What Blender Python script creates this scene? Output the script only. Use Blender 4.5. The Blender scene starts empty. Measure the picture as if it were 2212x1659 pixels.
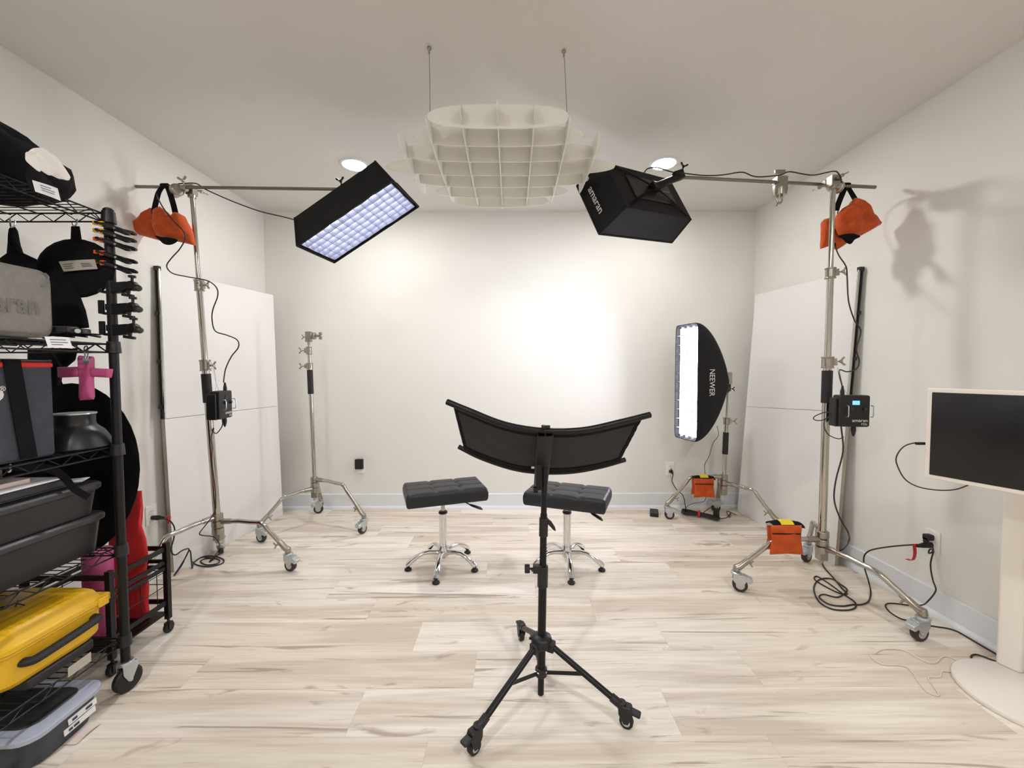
import bpy, math, random
from math import pi, sin, cos, radians, sqrt
from mathutils import Vector, Matrix, noise
V = Vector
random.seed(7)
C = bpy.context.scene.collection

# ------------------------------------------------------------------ camera
F_PX, YAW, PITCH, ROLL, CAM_Z = 880.0, .0022, .0374, -.0022, 1.306
fw = V((sin(YAW)*cos(PITCH), cos(YAW)*cos(PITCH), -sin(PITCH)))
r0 = V((cos(YAW), -sin(YAW), 0)); u0 = r0.cross(fw)
rt = r0*cos(ROLL)+u0*sin(ROLL); up = u0*cos(ROLL)-r0*sin(ROLL)
EYE = V((0, 0, CAM_Z))
def ray(px, py): return fw+rt*((px-1106)/F_PX)+up*((829.5-py)/F_PX)
def W(px, py, Y):
    d = ray(px, py); return EYE+d*(Y/d.y)
def WX(px, py, X):
    d = ray(px, py); return EYE+d*(X/d.x)
def G(px, py, z=0.0):
    d = ray(px, py); return EYE+d*((z-CAM_Z)/d.z)
cd = bpy.data.cameras.new('camera'); cam = bpy.data.objects.new('camera', cd); C.objects.link(cam)
cd.sensor_width = 36; cd.sensor_fit = 'HORIZONTAL'; cd.lens = 36*F_PX/2212; cd.clip_start = .02
cam.matrix_world = Matrix(((rt.x, up.x, -fw.x, 0), (rt.y, up.y, -fw.y, 0), (rt.z, up.z, -fw.z, CAM_Z), (0, 0, 0, 1)))
bpy.context.scene.camera = cam

XL, XR, YB, YF, H = -2.255, 2.241, 3.775, -2.3, 2.74

# ------------------------------------------------------------------ materials
def s2l(c): return tuple(((v/255)/12.92 if v/255 <= .04045 else ((v/255+.055)/1.055)**2.4) for v in c)
M = {}
def mat(name, rgb, rough=.5, metal=0., var=.04, scale=8., bump=0., bscale=40., spec=.5, sheen=0., trans=0., emit=None, estr=0., coat=0.):
    m = bpy.data.materials.new(name); m.use_nodes = True
    nt = m.node_tree; b = nt.nodes['Principled BSDF']
    c = s2l(rgb)
    b.inputs['Roughness'].default_value = rough; b.inputs['Metallic'].default_value = metal
    b.inputs['Specular IOR Level'].default_value = spec
    b.inputs['Sheen Weight'].default_value = sheen; b.inputs['Coat Weight'].default_value = coat
    b.inputs['Transmission Weight'].default_value = trans
    tc = nt.nodes.new('ShaderNodeTexCoord'); n = nt.nodes.new('ShaderNodeTexNoise')
    n.inputs['Scale'].default_value = scale; n.inputs['Detail'].default_value = 4
    nt.links.new(tc.outputs['Object'], n.inputs['Vector'])
    r = nt.nodes.new('ShaderNodeValToRGB')
    r.color_ramp.elements[0].position = .3; r.color_ramp.elements[1].position = .7
    r.color_ramp.elements[0].color = tuple(v*(1-var) for v in c)+(1,)
    r.color_ramp.elements[1].color = tuple(min(1, v*(1+var)) for v in c)+(1,)
    nt.links.new(n.outputs['Fac'], r.inputs['Fac']); nt.links.new(r.outputs['Color'], b.inputs['Base Color'])
    if bump:
        n2 = nt.nodes.new('ShaderNodeTexNoise'); n2.inputs['Scale'].default_value = bscale; n2.inputs['Detail'].default_value = 5
        nt.links.new(tc.outputs['Object'], n2.inputs['Vector'])
        bp = nt.nodes.new('ShaderNodeBump'); bp.inputs['Strength'].default_value = bump; bp.inputs['Distance'].default_value = .01
        nt.links.new(n2.outputs['Fac'], bp.inputs['Height']); nt.links.new(bp.outputs['Normal'], b.inputs['Normal'])
    if emit:
        b.inputs['Emission Color'].default_value = s2l(emit)+(1,); b.inputs['Emission Strength'].default_value = estr
    M[name] = m; return m
mat('wall_paint', (230, 228, 222), .75, var=.012, scale=3, bump=.05, bscale=160, spec=.25)
mat('ceiling_paint', (222, 219, 214), .9, var=.012, scale=2, bump=.04, bscale=160, spec=.15)
mat('trim_paint', (226, 229, 232), .45, var=.01)
mat('chrome', (186, 182, 174), .13, 1., var=.05, scale=14)
mat('nickel', (164, 158, 147), .3, 1., var=.08, scale=30, bump=.05)
mat('polished', (225, 225, 226), .08, 1., var=.03)
mat('zinc', (196, 202, 206), .32, .85, var=.05, scale=30)
mat('steel_dark', (132, 125, 114), .35, .8, var=.1)
mat('black_metal', (17, 16, 18), .42, .3, var=.15, scale=30, spec=.45)
mat('black_plastic', (20, 19, 21), .45, 0, var=.12, scale=20, bump=.03)
mat('black_fabric', (19, 18, 20), .9, 0, var=.15, scale=25, bump=.12, bscale=90, spec=.15)
mat('grey_fabric', (46, 45, 47), .8, 0, var=.12, scale=12, bump=.2, bscale=14, spec=.3)
mat('softbox_fabric', (23, 22, 24), .75, 0, var=.12, scale=12, bump=.15, bscale=30, spec=.3)
mat('black_leather', (19, 21, 27), .42, 0, var=.1, scale=20, bump=.08, bscale=220, spec=.5)
mat('black_rubber', (24, 22, 23), .6, 0, var=.1)
mat('cable_rubber', (34, 31, 30), .5, 0, var=.1)
mat('wheel_rubber', (52, 34, 36), .5, 0, var=.12)
mat('white_board', (232, 230, 227), .75, 0, var=.015, scale=2, spec=.25)
mat('board_edge', (170, 162, 150), .8, 0, var=.06)
mat('white_sheet', (240, 238, 232), .55, 0, var=.01, spec=.3)
mat('orange_fabric', (190, 78, 28), .75, 0, var=.14, scale=14, bump=.45, bscale=22, spec=.25, sheen=.1)
mat('orange_plastic', (232, 92, 20), .45, 0, var=.06)
mat('red_tape', (196, 34, 48), .55, 0, var=.06)
mat('red_foam', (206, 48, 48), .7, 0, var=.08, scale=9, bump=.1)
mat('pink_vinyl', (186, 78, 128), .45, 0, var=.08, scale=12, bump=.15, bscale=18)
mat('yellow_plastic', (228, 178, 30), .38, 0, var=.05, scale=12, spec=.5)
mat('bin_black', (24, 24, 25), .38, 0, var=.1, scale=12, spec=.5)
mat('bin_lid', (46, 45, 46), .35, 0, var=.08, scale=12, spec=.5)
mat('tote_body', (48, 54, 64), .42, 0, var=.08)
mat('tote_rim', (168, 174, 190), .42, 0, var=.05)
mat('grey_case', (142, 138, 134), .85, 0, var=.08, scale=60, bump=.2, bscale=220, spec=.2)
mat('case_logo', (122, 118, 114), .7, 0, var=.05)
mat('slate_fabric', (66, 69, 77), .85, 0, var=.08, scale=40, bump=.15, bscale=200, spec=.2)
mat('red_fabric', (206, 44, 38), .8, 0, var=.08)
mat('card_white', (236, 234, 236), .7, 0, var=.02)
mat('ink', (70, 68, 84), .7, 0, var=.02)
mat('paper_beige', (222, 206, 196), .8, 0, var=.02)
mat('cloth_white', (240, 236, 228), .85, 0, var=.02, scale=10, bump=.25, bscale=25)
mat('logo_white', (215, 212, 208), .6, 0, var=.02)
mat('monitor_white', (236, 228, 218), .4, 0, var=.01)
mat('screen_off', (26, 25, 27), .3, 0, var=.05, spec=.4)
mat('outlet_white', (240, 238, 234), .35, 0, var=.01)
mat('outlet_slot', (70, 66, 60), .6, 0, var=.02)
mat('lcd_blue', (70, 140, 235), .3, emit=(110, 175, 255), estr=1.6)
mat('yellow_label', (232, 208, 40), .5, 0, var=.08, scale=60)
mat('cable_white', (222, 214, 202), .5, 0, var=.02)
mat('glass_clear', (210, 205, 200), .15, .2, var=.02)
mat('blue_stripe', (40, 90, 190), .3, 0, var=.02)
mat('lamp_warm', (255, 238, 205), .5, emit=(255, 254, 254), estr=275.)
mat('fill_rear', (255, 238, 205), .5, emit=(255, 254, 254), estr=560.)  # emission of the added fill lights behind the camera
mat('diffuser_key', (255, 255, 255), .5, emit=(228, 236, 255), estr=14.)
mat('diffuser_wall', (255, 255, 255), .5, emit=(240, 244, 255), estr=25.)
mat('diffuser_strip', (255, 255, 255), .5, emit=(240, 240, 255), estr=30.)
mat('grid_fabric', (118, 118, 130), .8, 0, var=.1, scale=30, bump=.2)

def translucent(name, rgb, amt):
    m = M[name]; nt = m.node_tree; out = nt.nodes['Material Output']; b = nt.nodes['Principled BSDF']
    t = nt.nodes.new('ShaderNodeBsdfTranslucent'); t.inputs['Color'].default_value = s2l(rgb)+(1,)
    x = nt.nodes.new('ShaderNodeMixShader'); x.inputs[0].default_value = amt
    nt.links.new(b.outputs[0], x.inputs[1]); nt.links.new(t.outputs[0], x.inputs[2]); nt.links.new(x.outputs[0], out.inputs['Surface'])
translucent('white_sheet', (250, 248, 240), .32)
def floor_material():
    m = bpy.data.materials.new('floor_planks'); m.use_nodes = True; nt = m.node_tree; N = nt.nodes; Lk = nt.links
    b = N['Principled BSDF']
    def math_(op, a, bb=None, c=None):
        n = N.new('ShaderNodeMath'); n.operation = op
        for i, v in enumerate((a, bb, c)):
            if v is None: continue
            if isinstance(v, (int, float)): n.inputs[i].default_value = v
            else: Lk.new(v, n.inputs[i])
        return n.outputs[0]
    tc = N.new('ShaderNodeTexCoord'); sx = N.new('ShaderNodeSeparateXYZ'); Lk.new(tc.outputs['Object'], sx.inputs[0])
    x, y = sx.outputs[0], sx.outputs[1]
    rr = math_('DIVIDE', math_('SUBTRACT', y, 1.401), .2186)
    row = math_('FLOOR', rr); fy = math_('SUBTRACT', rr, row)
    off = math_('ADD', math_('MULTIPLY', row, -.30), math_('ADD', .605, math_('MULTIPLY', math_('GREATER_THAN', row, .5), .735)))
    cc = math_('DIVIDE', math_('SUBTRACT', x, off), 1.2)
    col = math_('FLOOR', cc); fx = math_('SUBTRACT', cc, col)
    idv = math_('ADD', math_('MULTIPLY', row, 7.31), math_('MULTIPLY', col, 3.77))
    wn = N.new('ShaderNodeTexWhiteNoise'); wn.noise_dimensions = '1D'; Lk.new(idv, wn.inputs['W'])
    rnd = wn.outputs['Value']
    def cmb(a, bb, c):
        n = N.new('ShaderNodeCombineXYZ')
        for i, v in enumerate((a, bb, c)):
            if isinstance(v, (int, float)): n.inputs[i].default_value = v
            else: Lk.new(v, n.inputs[i])
        return n.outputs[0]
    z = math_('MULTIPLY', rnd, 40)
    def nz(vec, scale, detail, rough=.55, dist=0.):
        n = N.new('ShaderNodeTexNoise'); n.inputs['Scale'].default_value = scale; n.inputs['Detail'].default_value = detail
        n.inputs['Roughness'].default_value = rough; n.inputs['Distortion'].default_value = dist
        Lk.new(vec, n.inputs['Vector']); return n.outputs['Fac']
    def rng(v, a, bb, c=0., d=1.):
        n = N.new('ShaderNodeMapRange'); Lk.new(v, n.inputs[0])
        for i, k in enumerate((a, bb, c, d)): n.inputs[i+1].default_value = k
        return n.outputs[0]
    broad = nz(cmb(math_('MULTIPLY', x, .75), math_('MULTIPLY', y, 10.), z), 1., 3, .5, .5)
    fine = nz(cmb(math_('MULTIPLY', x, 3.), math_('MULTIPLY', y, 60.), z), 1., 4, .6, .2)
    streak = nz(cmb(math_('MULTIPLY', x, 1.0), math_('MULTIPLY', y, 22.), math_('ADD', z, 5.)), 1., 5, .6, 1.0)
    knot = nz(cmb(math_('MULTIPLY', x, 4.), math_('MULTIPLY', y, 9.), math_('ADD', z, 9.)), 1., 3, .5, .8)
    def mix(fac, a, bb, mode='MIX'):
        n = N.new('ShaderNodeMix'); n.data_type = 'RGBA'; n.blend_type = mode
        if isinstance(fac, (int, float)): n.inputs[0].default_value = fac
        else: Lk.new(fac, n.inputs[0])
        for i, v in ((6, a), (7, bb)):
            if isinstance(v, tuple): n.inputs[i].default_value = v+(1,)
            else: Lk.new(v, n.inputs[i])
        return n.outputs[2]
    base = mix(rnd, s2l((231, 220, 204)), s2l((246, 240, 229)))
    c1 = mix(rng(broad, .48, .60, 0, .62), base, s2l((200, 184, 164)))
    c2 = mix(rng(fine, .4, .75, 0, .4), c1, s2l((186, 168, 150)))
    c3 = mix(rng(streak, .60, .66, 0, .72), c2, s2l((154, 137, 120)))
    c4 = mix(rng(knot, .64, .74, 0, .65), c3, s2l((142, 122, 104)))
    ex = math_('MULTIPLY', math_('MINIMUM', fx, math_('SUBTRACT', 1., fx)), 1.2)
    ey = math_('MULTIPLY', math_('MINIMUM', fy, math_('SUBTRACT', 1., fy)), .2186)
    seam = math_('LESS_THAN', math_('MINIMUM', ex, ey), .0009)
    c5 = mix(math_('MULTIPLY', seam, .22), c4, s2l((128, 112, 98)))
    Lk.new(c5, b.inputs['Base Color'])
    Lk.new(rng(fine, .3, .8, .42, .58), b.inputs['Roughness'])
    b.inputs['Specular IOR Level'].default_value = .4
    bp = N.new('ShaderNodeBump'); bp.inputs['Strength'].default_value = .12; bp.inputs['Distance'].default_value = .004
    Lk.new(math_('SUBTRACT', fine, seam), bp.inputs['Height']); Lk.new(bp.outputs['Normal'], b.inputs['Normal'])
    M['floor'] = m
floor_material()

# ------------------------------------------------------------------ mesh builder
def frame(o, x, y=None, z=None):
    x = V(x).normalized()
    if z is None: z = x.cross(V(y)).normalized(); y = z.cross(x)
    else: z = (V(z)-x*V(z).dot(x)).normalized(); y = z.cross(x)
    m = Matrix((x, y, z)).transposed().to_4x4(); m.translation = V(o); return m
def T3(*p): return Matrix.Translation(V(p))
def RZ(a): return Matrix.Rotation(a, 4, 'Z')
def RX(a): return Matrix.Rotation(a, 4, 'X')
def RY(a): return Matrix.Rotation(a, 4, 'Y')
def spline(pts, n=6, closed=False):
    P = [V(p) for p in pts]; out = []; L = len(P)
    rg = L if closed else L-1
    for i in range(rg):
        a = P[(i-1) % L] if (closed or i > 0) else P[0]*2-P[1]
        b = P[i]; c = P[(i+1) % L]
        d = P[(i+2) % L] if (closed or i+2 < L) else P[-1]*2-P[-2]
        for k in range(n):
            t = k/n
            out.append(.5*((2*b)+(c-a)*t+(2*a-5*b+4*c-d)*t*t+(3*b-a-3*c+d)*t**3))
    if not closed: out.append(P[-1])
    return out
class MB:
    def __init__(s, m=None): s.v = []; s.f = []; s.mi = []; s.M = m or Matrix(); s.k = 0
    def av(s, p): s.v.append(s.M @ V(p)); return len(s.v)-1
    def af(s, idx): s.f.append(tuple(idx)); s.mi.append(s.k)
    def box(s, c, d, m=None, taper=1.):
        c = V(c); m = m or Matrix(); i0 = len(s.v)
        for z in (-1, 1):
            t = taper if z > 0 else 1.
            for x, y in ((-1, -1), (1, -1), (1, 1), (-1, 1)): s.av(c+(m.to_3x3() @ V((x*d[0]/2*t, y*d[1]/2*t, z*d[2]/2))))
        for q in ((3, 2, 1, 0), (4, 5, 6, 7), (0, 1, 5, 4), (1, 2, 6, 5), (2, 3, 7, 6), (3, 0, 4, 7)): s.af([i0+k for k in q])
        return s
    def rbox(s, c, d, r, m=None, n=3):
        """box with rounded vertical edges and a small top/bottom chamfer"""
        m = m or Matrix(); pr = []
        for (sx, sy, a0) in ((1, 1, 0), (-1, 1, 90), (-1, -1, 180), (1, -1, 270)):
            for k in range(n+1):
                a = radians(a0+90*k/n); pr.append((sx*(d[0]/2-r)+r*cos(a), sy*(d[1]/2-r)+r*sin(a)))
        ch = min(r*.4, d[2]*.25); L = len(pr); i0 = len(s.v)
        for z, e in ((-d[2]/2, ch), (-d[2]/2+ch, 0), (d[2]/2-ch, 0), (d[2]/2, ch)):
            for x, y in pr:
                q = V((x*(1-2*e/d[0]), y*(1-2*e/d[1]), z)); s.av(V(c)+m.to_3x3() @ q)
        for k in range(3):
            for j in range(L): s.af((i0+k*L+j, i0+k*L+(j+1) % L, i0+(k+1)*L+(j+1) % L, i0+(k+1)*L+j))
        s.af([i0+j for j in reversed(range(L))]); s.af([i0+3*L+j for j in range(L)])
        return s
    def tube(s, path, r, n=10, closed=False, caps=True, flat=1.):
        P = [V(p) for p in path]; Q = [P[0]]; R = [r[0] if isinstance(r, (list, tuple)) else r]
        for i in range(1, len(P)):
            if (P[i]-Q[-1]).length > 1e-6: Q.append(P[i]); R.append(r[i] if isinstance(r, (list, tuple)) else r)
        P = Q; L = len(P)
        if L < 2: return s
        t0 = (P[1]-P[0]).normalized(); a = V((0, 0, 1)) if abs(t0.z) < .9 else V((1, 0, 0))
        u = (a-t0*a.dot(t0)).normalized(); i0 = len(s.v)
        for i in range(L):
            if closed: t = (P[(i+1) % L]-P[i-1]).normalized()
            elif i == 0: t = t0
            elif i == L-1: t = (P[-1]-P[-2]).normalized()
            else: t = ((P[i+1]-P[i]).normalized()+(P[i]-P[i-1]).normalized())
            if t.length < 1e-6: t = t0
            t = t.normalized(); u = (u-t*u.dot(t))
            u = u.normalized() if u.length > 1e-6 else t.orthogonal().normalized()
            w = t.cross(u)
            for j in range(n):
                b = 2*pi*j/n; s.av(P[i]+(u*cos(b)*flat+w*sin(b))*R[i])
        for i in range(L if closed else L-1):
            for j in range(n):
                s.af((i0+i*n+j, i0+i*n+(j+1) % n, i0+((i+1) % L)*n+(j+1) % n, i0+((i+1) % L)*n+j))
        if caps and not closed:
            s.af([i0+j for j in reversed(range(n))]); s.af([i0+(L-1)*n+j for j in range(n)])
        return s
    def cyl(s, a, b, r, r2=None, n=16): return s.tube([a, b], [r, r if r2 is None else r2], n)
    def lathe(s, prof, m=None, n=24):
        """profile of (radius, height) about local z"""
        m = m or Matrix(); i0 = len(s.v); L = len(prof)
        for r, z in prof:
            for j in range(n): s.av(m @ V((max(r, 1e-5)*cos(2*pi*j/n), max(r, 1e-5)*sin(2*pi*j/n), z)))
        for i in range(L-1):
            for j in range(n): s.af((i0+i*n+j, i0+i*n+(j+1) % n, i0+(i+1)*n+(j+1) % n, i0+(i+1)*n+j))
        s.af([i0+j for j in reversed(range(n))]); s.af([i0+(L-1)*n+j for j in range(n)])
        return s
    def prism(s, poly, m, t):
        """2D polygon in local xy, extruded +-t/2 along local z"""
        i0 = len(s.v); L = len(poly)
        for z in (-t/2, t/2):
            for x, y in poly: s.av(m @ V((x, y, z)))
        for j in range(L): s.af((i0+j, i0+(j+1) % L, i0+L+(j+1) % L, i0+L+j))
        s.af([i0+j for j in reversed(range(L))]); s.af([i0+L+j for j in range(L)])
        return s
    def sheet(s, fn, nu, nv, t, closed_u=False):
        """thick sheet: fn(u,v)->point, thickness along normal"""
        P = [[V(fn(i/nu, j/nv)) for j in range(nv+1)] for i in range(nu+1)]
        def nrm(i, j):
            a = P[min(i+1, nu)][j]-P[max(i-1, 0)][j]; b = P[i][min(j+1, nv)]-P[i][max(j-1, 0)]
            c = a.cross(b); return c.normalized() if c.length > 1e-9 else V((0, 0, 1))
        i0 = len(s.v); w = nv+1
        for sg in (-.5, .5):
            for i in range(nu+1):
                for j in range(nv+1): s.av(P[i][j]+nrm(i, j)*t*sg)
        n = (nu+1)*w
        for i in range(nu):
            for j in range(nv):
                a, b, c, d = i0+i*w+j, i0+(i+1)*w+j, i0+(i+1)*w+j+1, i0+i*w+j+1
                s.af((d, c, b, a)); s.af((a+n, b+n, c+n, d+n))
        for i in range(nu):
            for j in (0, nv):
                a, b = i0+i*w+j, i0+(i+1)*w+j; s.af((a, b, b+n, a+n) if j == 0 else (b, a, a+n, b+n))
        for j in range(nv):
            for i in (0, nu):
                a, b = i0+i*w+j, i0+i*w+j+1; s.af((b, a, a+n, b+n) if i == 0 else (a, b, b+n, a+n))
        return s
    def pillow(s, outline, nrm, t, K=8, sub=5, wrinkle=0., seed=0., smooth=False, edge=.0015):
        """soft bag from a star-shaped outline of 3D points"""
        P = [V(p) for p in outline]
        if smooth: P = spline(P, sub, True)
        else:
            Q = []
            for i in range(len(P)):
                for k in range(sub): Q.append(P[i].lerp(P[(i+1) % len(P)], k/sub))
            P = Q
        nrm = V(nrm).normalized(); c = sum(P, V())/len(P); L = len(P)
        for sg in (1, -1):
            i0 = len(s.v)
            for k in range(K+1):
                q = 1-k/(K+.6); h = t/2*sqrt(max(0, 1-q**3))+edge
                for p in P:
                    pt = c+(p-c)*q
                    w = wrinkle*(noise.noise(pt*15+V((seed, sg, 0)))+.5*noise.noise(pt*34+V((seed, sg, 5))))*(0.15+.85*min(1, 3*(1-q)))
                    s.av(pt+nrm*sg*(h+w))
            for k in range(K):
                for j in range(L):
                    f = (i0+k*L+j, i0+k*L+(j+1) % L, i0+(k+1)*L+(j+1) % L, i0+(k+1)*L+j)
                    s.af(f if sg > 0 else f[::-1])
            f = [i0+K*L+j for j in range(L)]; s.af(f if sg > 0 else f[::-1])
            if sg > 0: top = i0
            else:
                for j in range(L): s.af((top+(j+1) % L, top+j, i0+j, i0+(j+1) % L))
        return s
    def blob(s, c, r, seed=0, amp=.1, freq=3., n=28, floor=None, power=1.):
        i0 = len(s.v); c = V(c)
        for i in range(n+1):
            th = pi*i/n
            for j in range(2*n):
                ph = 2*pi*j/(2*n)
                d = V((sin(th)*cos(ph), sin(th)*sin(ph), cos(th)))
                e = V([math.copysign(abs(k)**power, k) for k in d])
                a = 1+amp*noise.noise(d*freq+V((seed, seed*.3, 0)))+amp*.5*noise.noise(d*freq*2.7+V((0, seed, 0)))
                p = c+V((e.x*r[0], e.y*r[1], e.z*r[2]))*a
                if floor is not None and p.z < floor: p.z = floor+(p.z-floor)*.03
                s.av(p)
        w = 2*n
        for i in range(n):
            for j in range(w): s.af((i0+i*w+j, i0+(i+1)*w+j, i0+(i+1)*w+(j+1) % w, i0+i*w+(j+1) % w))
        return s
    def build(s, name, mats, parent=None, smooth=True, bevel=0., ang=40):
        if isinstance(mats, str): mats = [mats]
        off = V()
        p = parent
        while p is not None: off = off+p.location; p = p.parent
        me = bpy.data.meshes.new(name); me.from_pydata([v-off for v in s.v], [], s.f)
        for k in mats: me.materials.append(M[k])
        me.polygons.foreach_set('material_index', s.mi)
        me.validate(); me.update()
        if smooth:
            me.polygons.foreach_set('use_smooth', [True]*len(me.polygons)); me.set_sharp_from_angle(angle=radians(ang))
        o = bpy.data.objects.new(name, me); C.objects.link(o)
        if parent is not None: o.parent = parent
        if bevel:
            b = o.modifiers.new('bevel', 'BEVEL'); b.width = bevel; b.segments = 2; b.limit_method = 'ANGLE'
        return o
def tag(o, label, cat, group=None):
    o['label'] = label; o['category'] = cat
    if group: o['group'] = group
    return o
def thing(name, loc, label, cat, group=None):
    o = bpy.data.objects.new(name, None); o.empty_display_size = .05; C.objects.link(o); o.location = V(loc)
    return tag(o, label, cat, group)
def struct(mb, name, m, parent=None, **k):
    o = mb.build(name, m, parent, **k)
    if parent is None: o['kind'] = 'structure'
    return o
def text(body, m, size, material, parent, name='lettering', ext=.0006, font_scale=(1, 1), bold=0.):
    cu = bpy.data.curves.new(name, 'FONT'); cu.body = body; cu.size = size; cu.extrude = ext
    cu.align_x = 'CENTER'; cu.align_y = 'CENTER'; cu.resolution_u = 3; cu.offset = bold
    tmp = bpy.data.objects.new(name, cu); C.objects.link(tmp)
    me = bpy.data.meshes.new_from_object(tmp); bpy.data.objects.remove(tmp); bpy.data.curves.remove(cu)
    mm = m @ Matrix.Diagonal((font_scale[0], font_scale[1], 1, 1))
    me.transform(mm); off = V(); p = parent
    while p is not None: off = off+p.location; p = p.parent
    me.transform(Matrix.Translation(-off)); me.materials.clear(); me.materials.append(M[material]); me.name = name
    o = bpy.data.objects.new(name, me); C.objects.link(o); o.parent = parent
    return o

# ------------------------------------------------------------------ setting
struct(MB().box(((XL+XR)/2, (YF+YB)/2, -.05), (XR-XL+.2, YB-YF+.2, .1)), 'floor', 'floor', smooth=False)
struct(MB().box(((XL+XR)/2, (YF+YB)/2, H+.05), (XR-XL+.2, YB-YF+.2, .1)), 'ceiling', 'ceiling_paint', smooth=False)
struct(MB().box(((XL+XR)/2, YB+.05, H/2), (XR-XL+.2, .1, H)), 'wall_back', 'wall_paint', smooth=False)
struct(MB().box(((XL+XR)/2, YF-.05, H/2), (XR-XL+.2, .1, H)), 'wall_front', 'wall_paint', smooth=False)
struct(MB().box((XL-.05, (YF+YB)/2, H/2), (.1, YB-YF, H)), 'wall_left', 'wall_paint', smooth=False)
struct(MB().box((XR+.05, (YF+YB)/2, H/2), (.1, YB-YF, H)), 'wall_right', 'wall_paint', smooth=False)
BH = .142
def skirt(name, a, b, n):
    a, b, n = V(a), V(b), V(n); L = (b-a).length; m = frame(a, n, z=(0, 0, 1))
    # local x = into room, y = along
    sgn = 1 if (m.to_3x3() @ V((0, 1, 0))).dot(b-a) > 0 else -1
    mb = MB(m); mb.prism([(0, 0), (.013, 0), (.013, BH-.006), (.008, BH), (0, BH)], Matrix.Identity(4) if False else Matrix(((1, 0, 0, 0), (0, 0, sgn, sgn*L/2), (0, 1, 0, 0), (0, 0, 0, 1))), L)
    struct(mb, name, 'trim_paint', smooth=False)
    return m, sgn, L
def shoe(name, m, sgn, L):
    mb = MB(m); mb.prism([(.0135, 0.0), (.030, 0.0), (.029, .012), (.024, .022), (.0135, .030)], Matrix(((1, 0, 0, 0), (0, 0, sgn, sgn*L/2), (0, 1, 0, 0), (0, 0, 0, 1))), L)
    struct(mb, name, 'trim_paint')
a = skirt('baseboard_back', (XL, YB, 0), (XR, YB, 0), (0, -1, 0)); shoe('trim_1', *a)
a = skirt('baseboard_left', (XL, YF, 0), (XL, YB-.013, 0), (1, 0, 0)); shoe('trim_2', *a)
a = skirt('baseboard_right', (XR, YF, 0), (XR, YB-.013, 0), (-1, 0, 0)); shoe('trim_3', *a)

# ------------------------------------------------------------------ recessed ceiling lights, with an added unseen pair
for (px, py, lab) in ((766, 356, 'glowing recessed ceiling light above the left boom softbox'),
                      (1434, 353, 'glowing recessed ceiling light above the right boom softbox')):
    p = G(px, py, H)
    t = thing('recessed_light', (p.x, p.y, H), lab, 'ceiling light', 'recessed ceiling lights')
    MB(T3(p.x, p.y, H)).lathe([(.077, -.001), (.080, -.006), (.096, -.005), (.101, -.001), (.101, 0)], n=32).build('trim_ring', 'trim_paint', t)
    MB(T3(p.x, p.y, H)).lathe([(.0765, -.001), (.075, -.0075), (.04, -.010), (0, -.0105)], n=32).build('lens', 'lamp_warm', t)
for x, s in ((-1.08, 'left'), (1.10, 'right')):  # unseen pair added behind the camera to brighten the front of the room
    t = thing('recessed_light', (x, -.35, H), 'round fill light added unseen in the '+s+' half of the ceiling behind the camera', 'ceiling light', 'recessed ceiling lights')
    MB(T3(x, -.35, H)).lathe([(.077, -.001), (.080, -.006), (.096, -.005), (.101, -.001), (.101, 0)], n=32).build('trim_ring', 'trim_paint', t)
    MB(T3(x, -.35, H)).lathe([(.0765, -.001), (.075, -.0075), (.04, -.010), (0, -.0105)], n=32).build('lens', 'fill_rear', t)

# ------------------------------------------------------------------ hanging waffle-grid ceiling sculpture
zb = 2.308; hh = .098; gx, gy = -.052, 2.155; sp = .150
t = thing('hanging_lattice', (gx, gy, zb), 'white egg-crate lattice of rounded panels hanging from the ceiling on two cords', 'ceiling decoration')
def stadium(L, h, n=20):
    out = []
    for k in range(2*n):
        a = pi*k/n; ca, sa = cos(a), sin(a)
        out.append((math.copysign(abs(ca)**.74, ca)*L, math.copysign(abs(sa)**.86, sa)*h/2))
    return out
HX = [.295, .385, .485, .595, .485, .385, .285]
HYL = [.29, .42, .49, .52, .49, .42, .29]
for i in range(7):
    y = gy+(i-3)*.1385; h = hh if i < 5 else hh*.8
    MB().prism(stadium(HX[i], h), frame((gx, y, zb+h/2), (1, 0, 0), z=(0, -1, 0)), .006).build('cross_panel', 'white_sheet', t)
for i in range(7):
    x = gx+(i-3)*sp
    MB().prism(stadium(HYL[i], hh*1.02), frame((x, gy, zb+hh/2-.004), (0, 1, 0), z=(1, 0, 0)), .006).build('long_panel', 'white_sheet', t)
for (px, py, k) in ((927, 101, 1), (1218, 108, 5)):
    p = G(px, py, H); x = gx+(k-3)*sp
    q = V((x, gy-.33, zb+hh-.012))
    MB().tube([p, p.lerp(q, .5)+V((.001, 0, 0)), q], .0016, n=6).build('cord', 'nickel', t)
    MB().lathe([(.002, 0), (.009, -.003), (.009, -.010), (.003, -.02), (.005, -.028), (.001, -.032)], T3(p.x, p.y, H-.0005), n=12).build('ceiling_hook', 'nickel', t)

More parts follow.
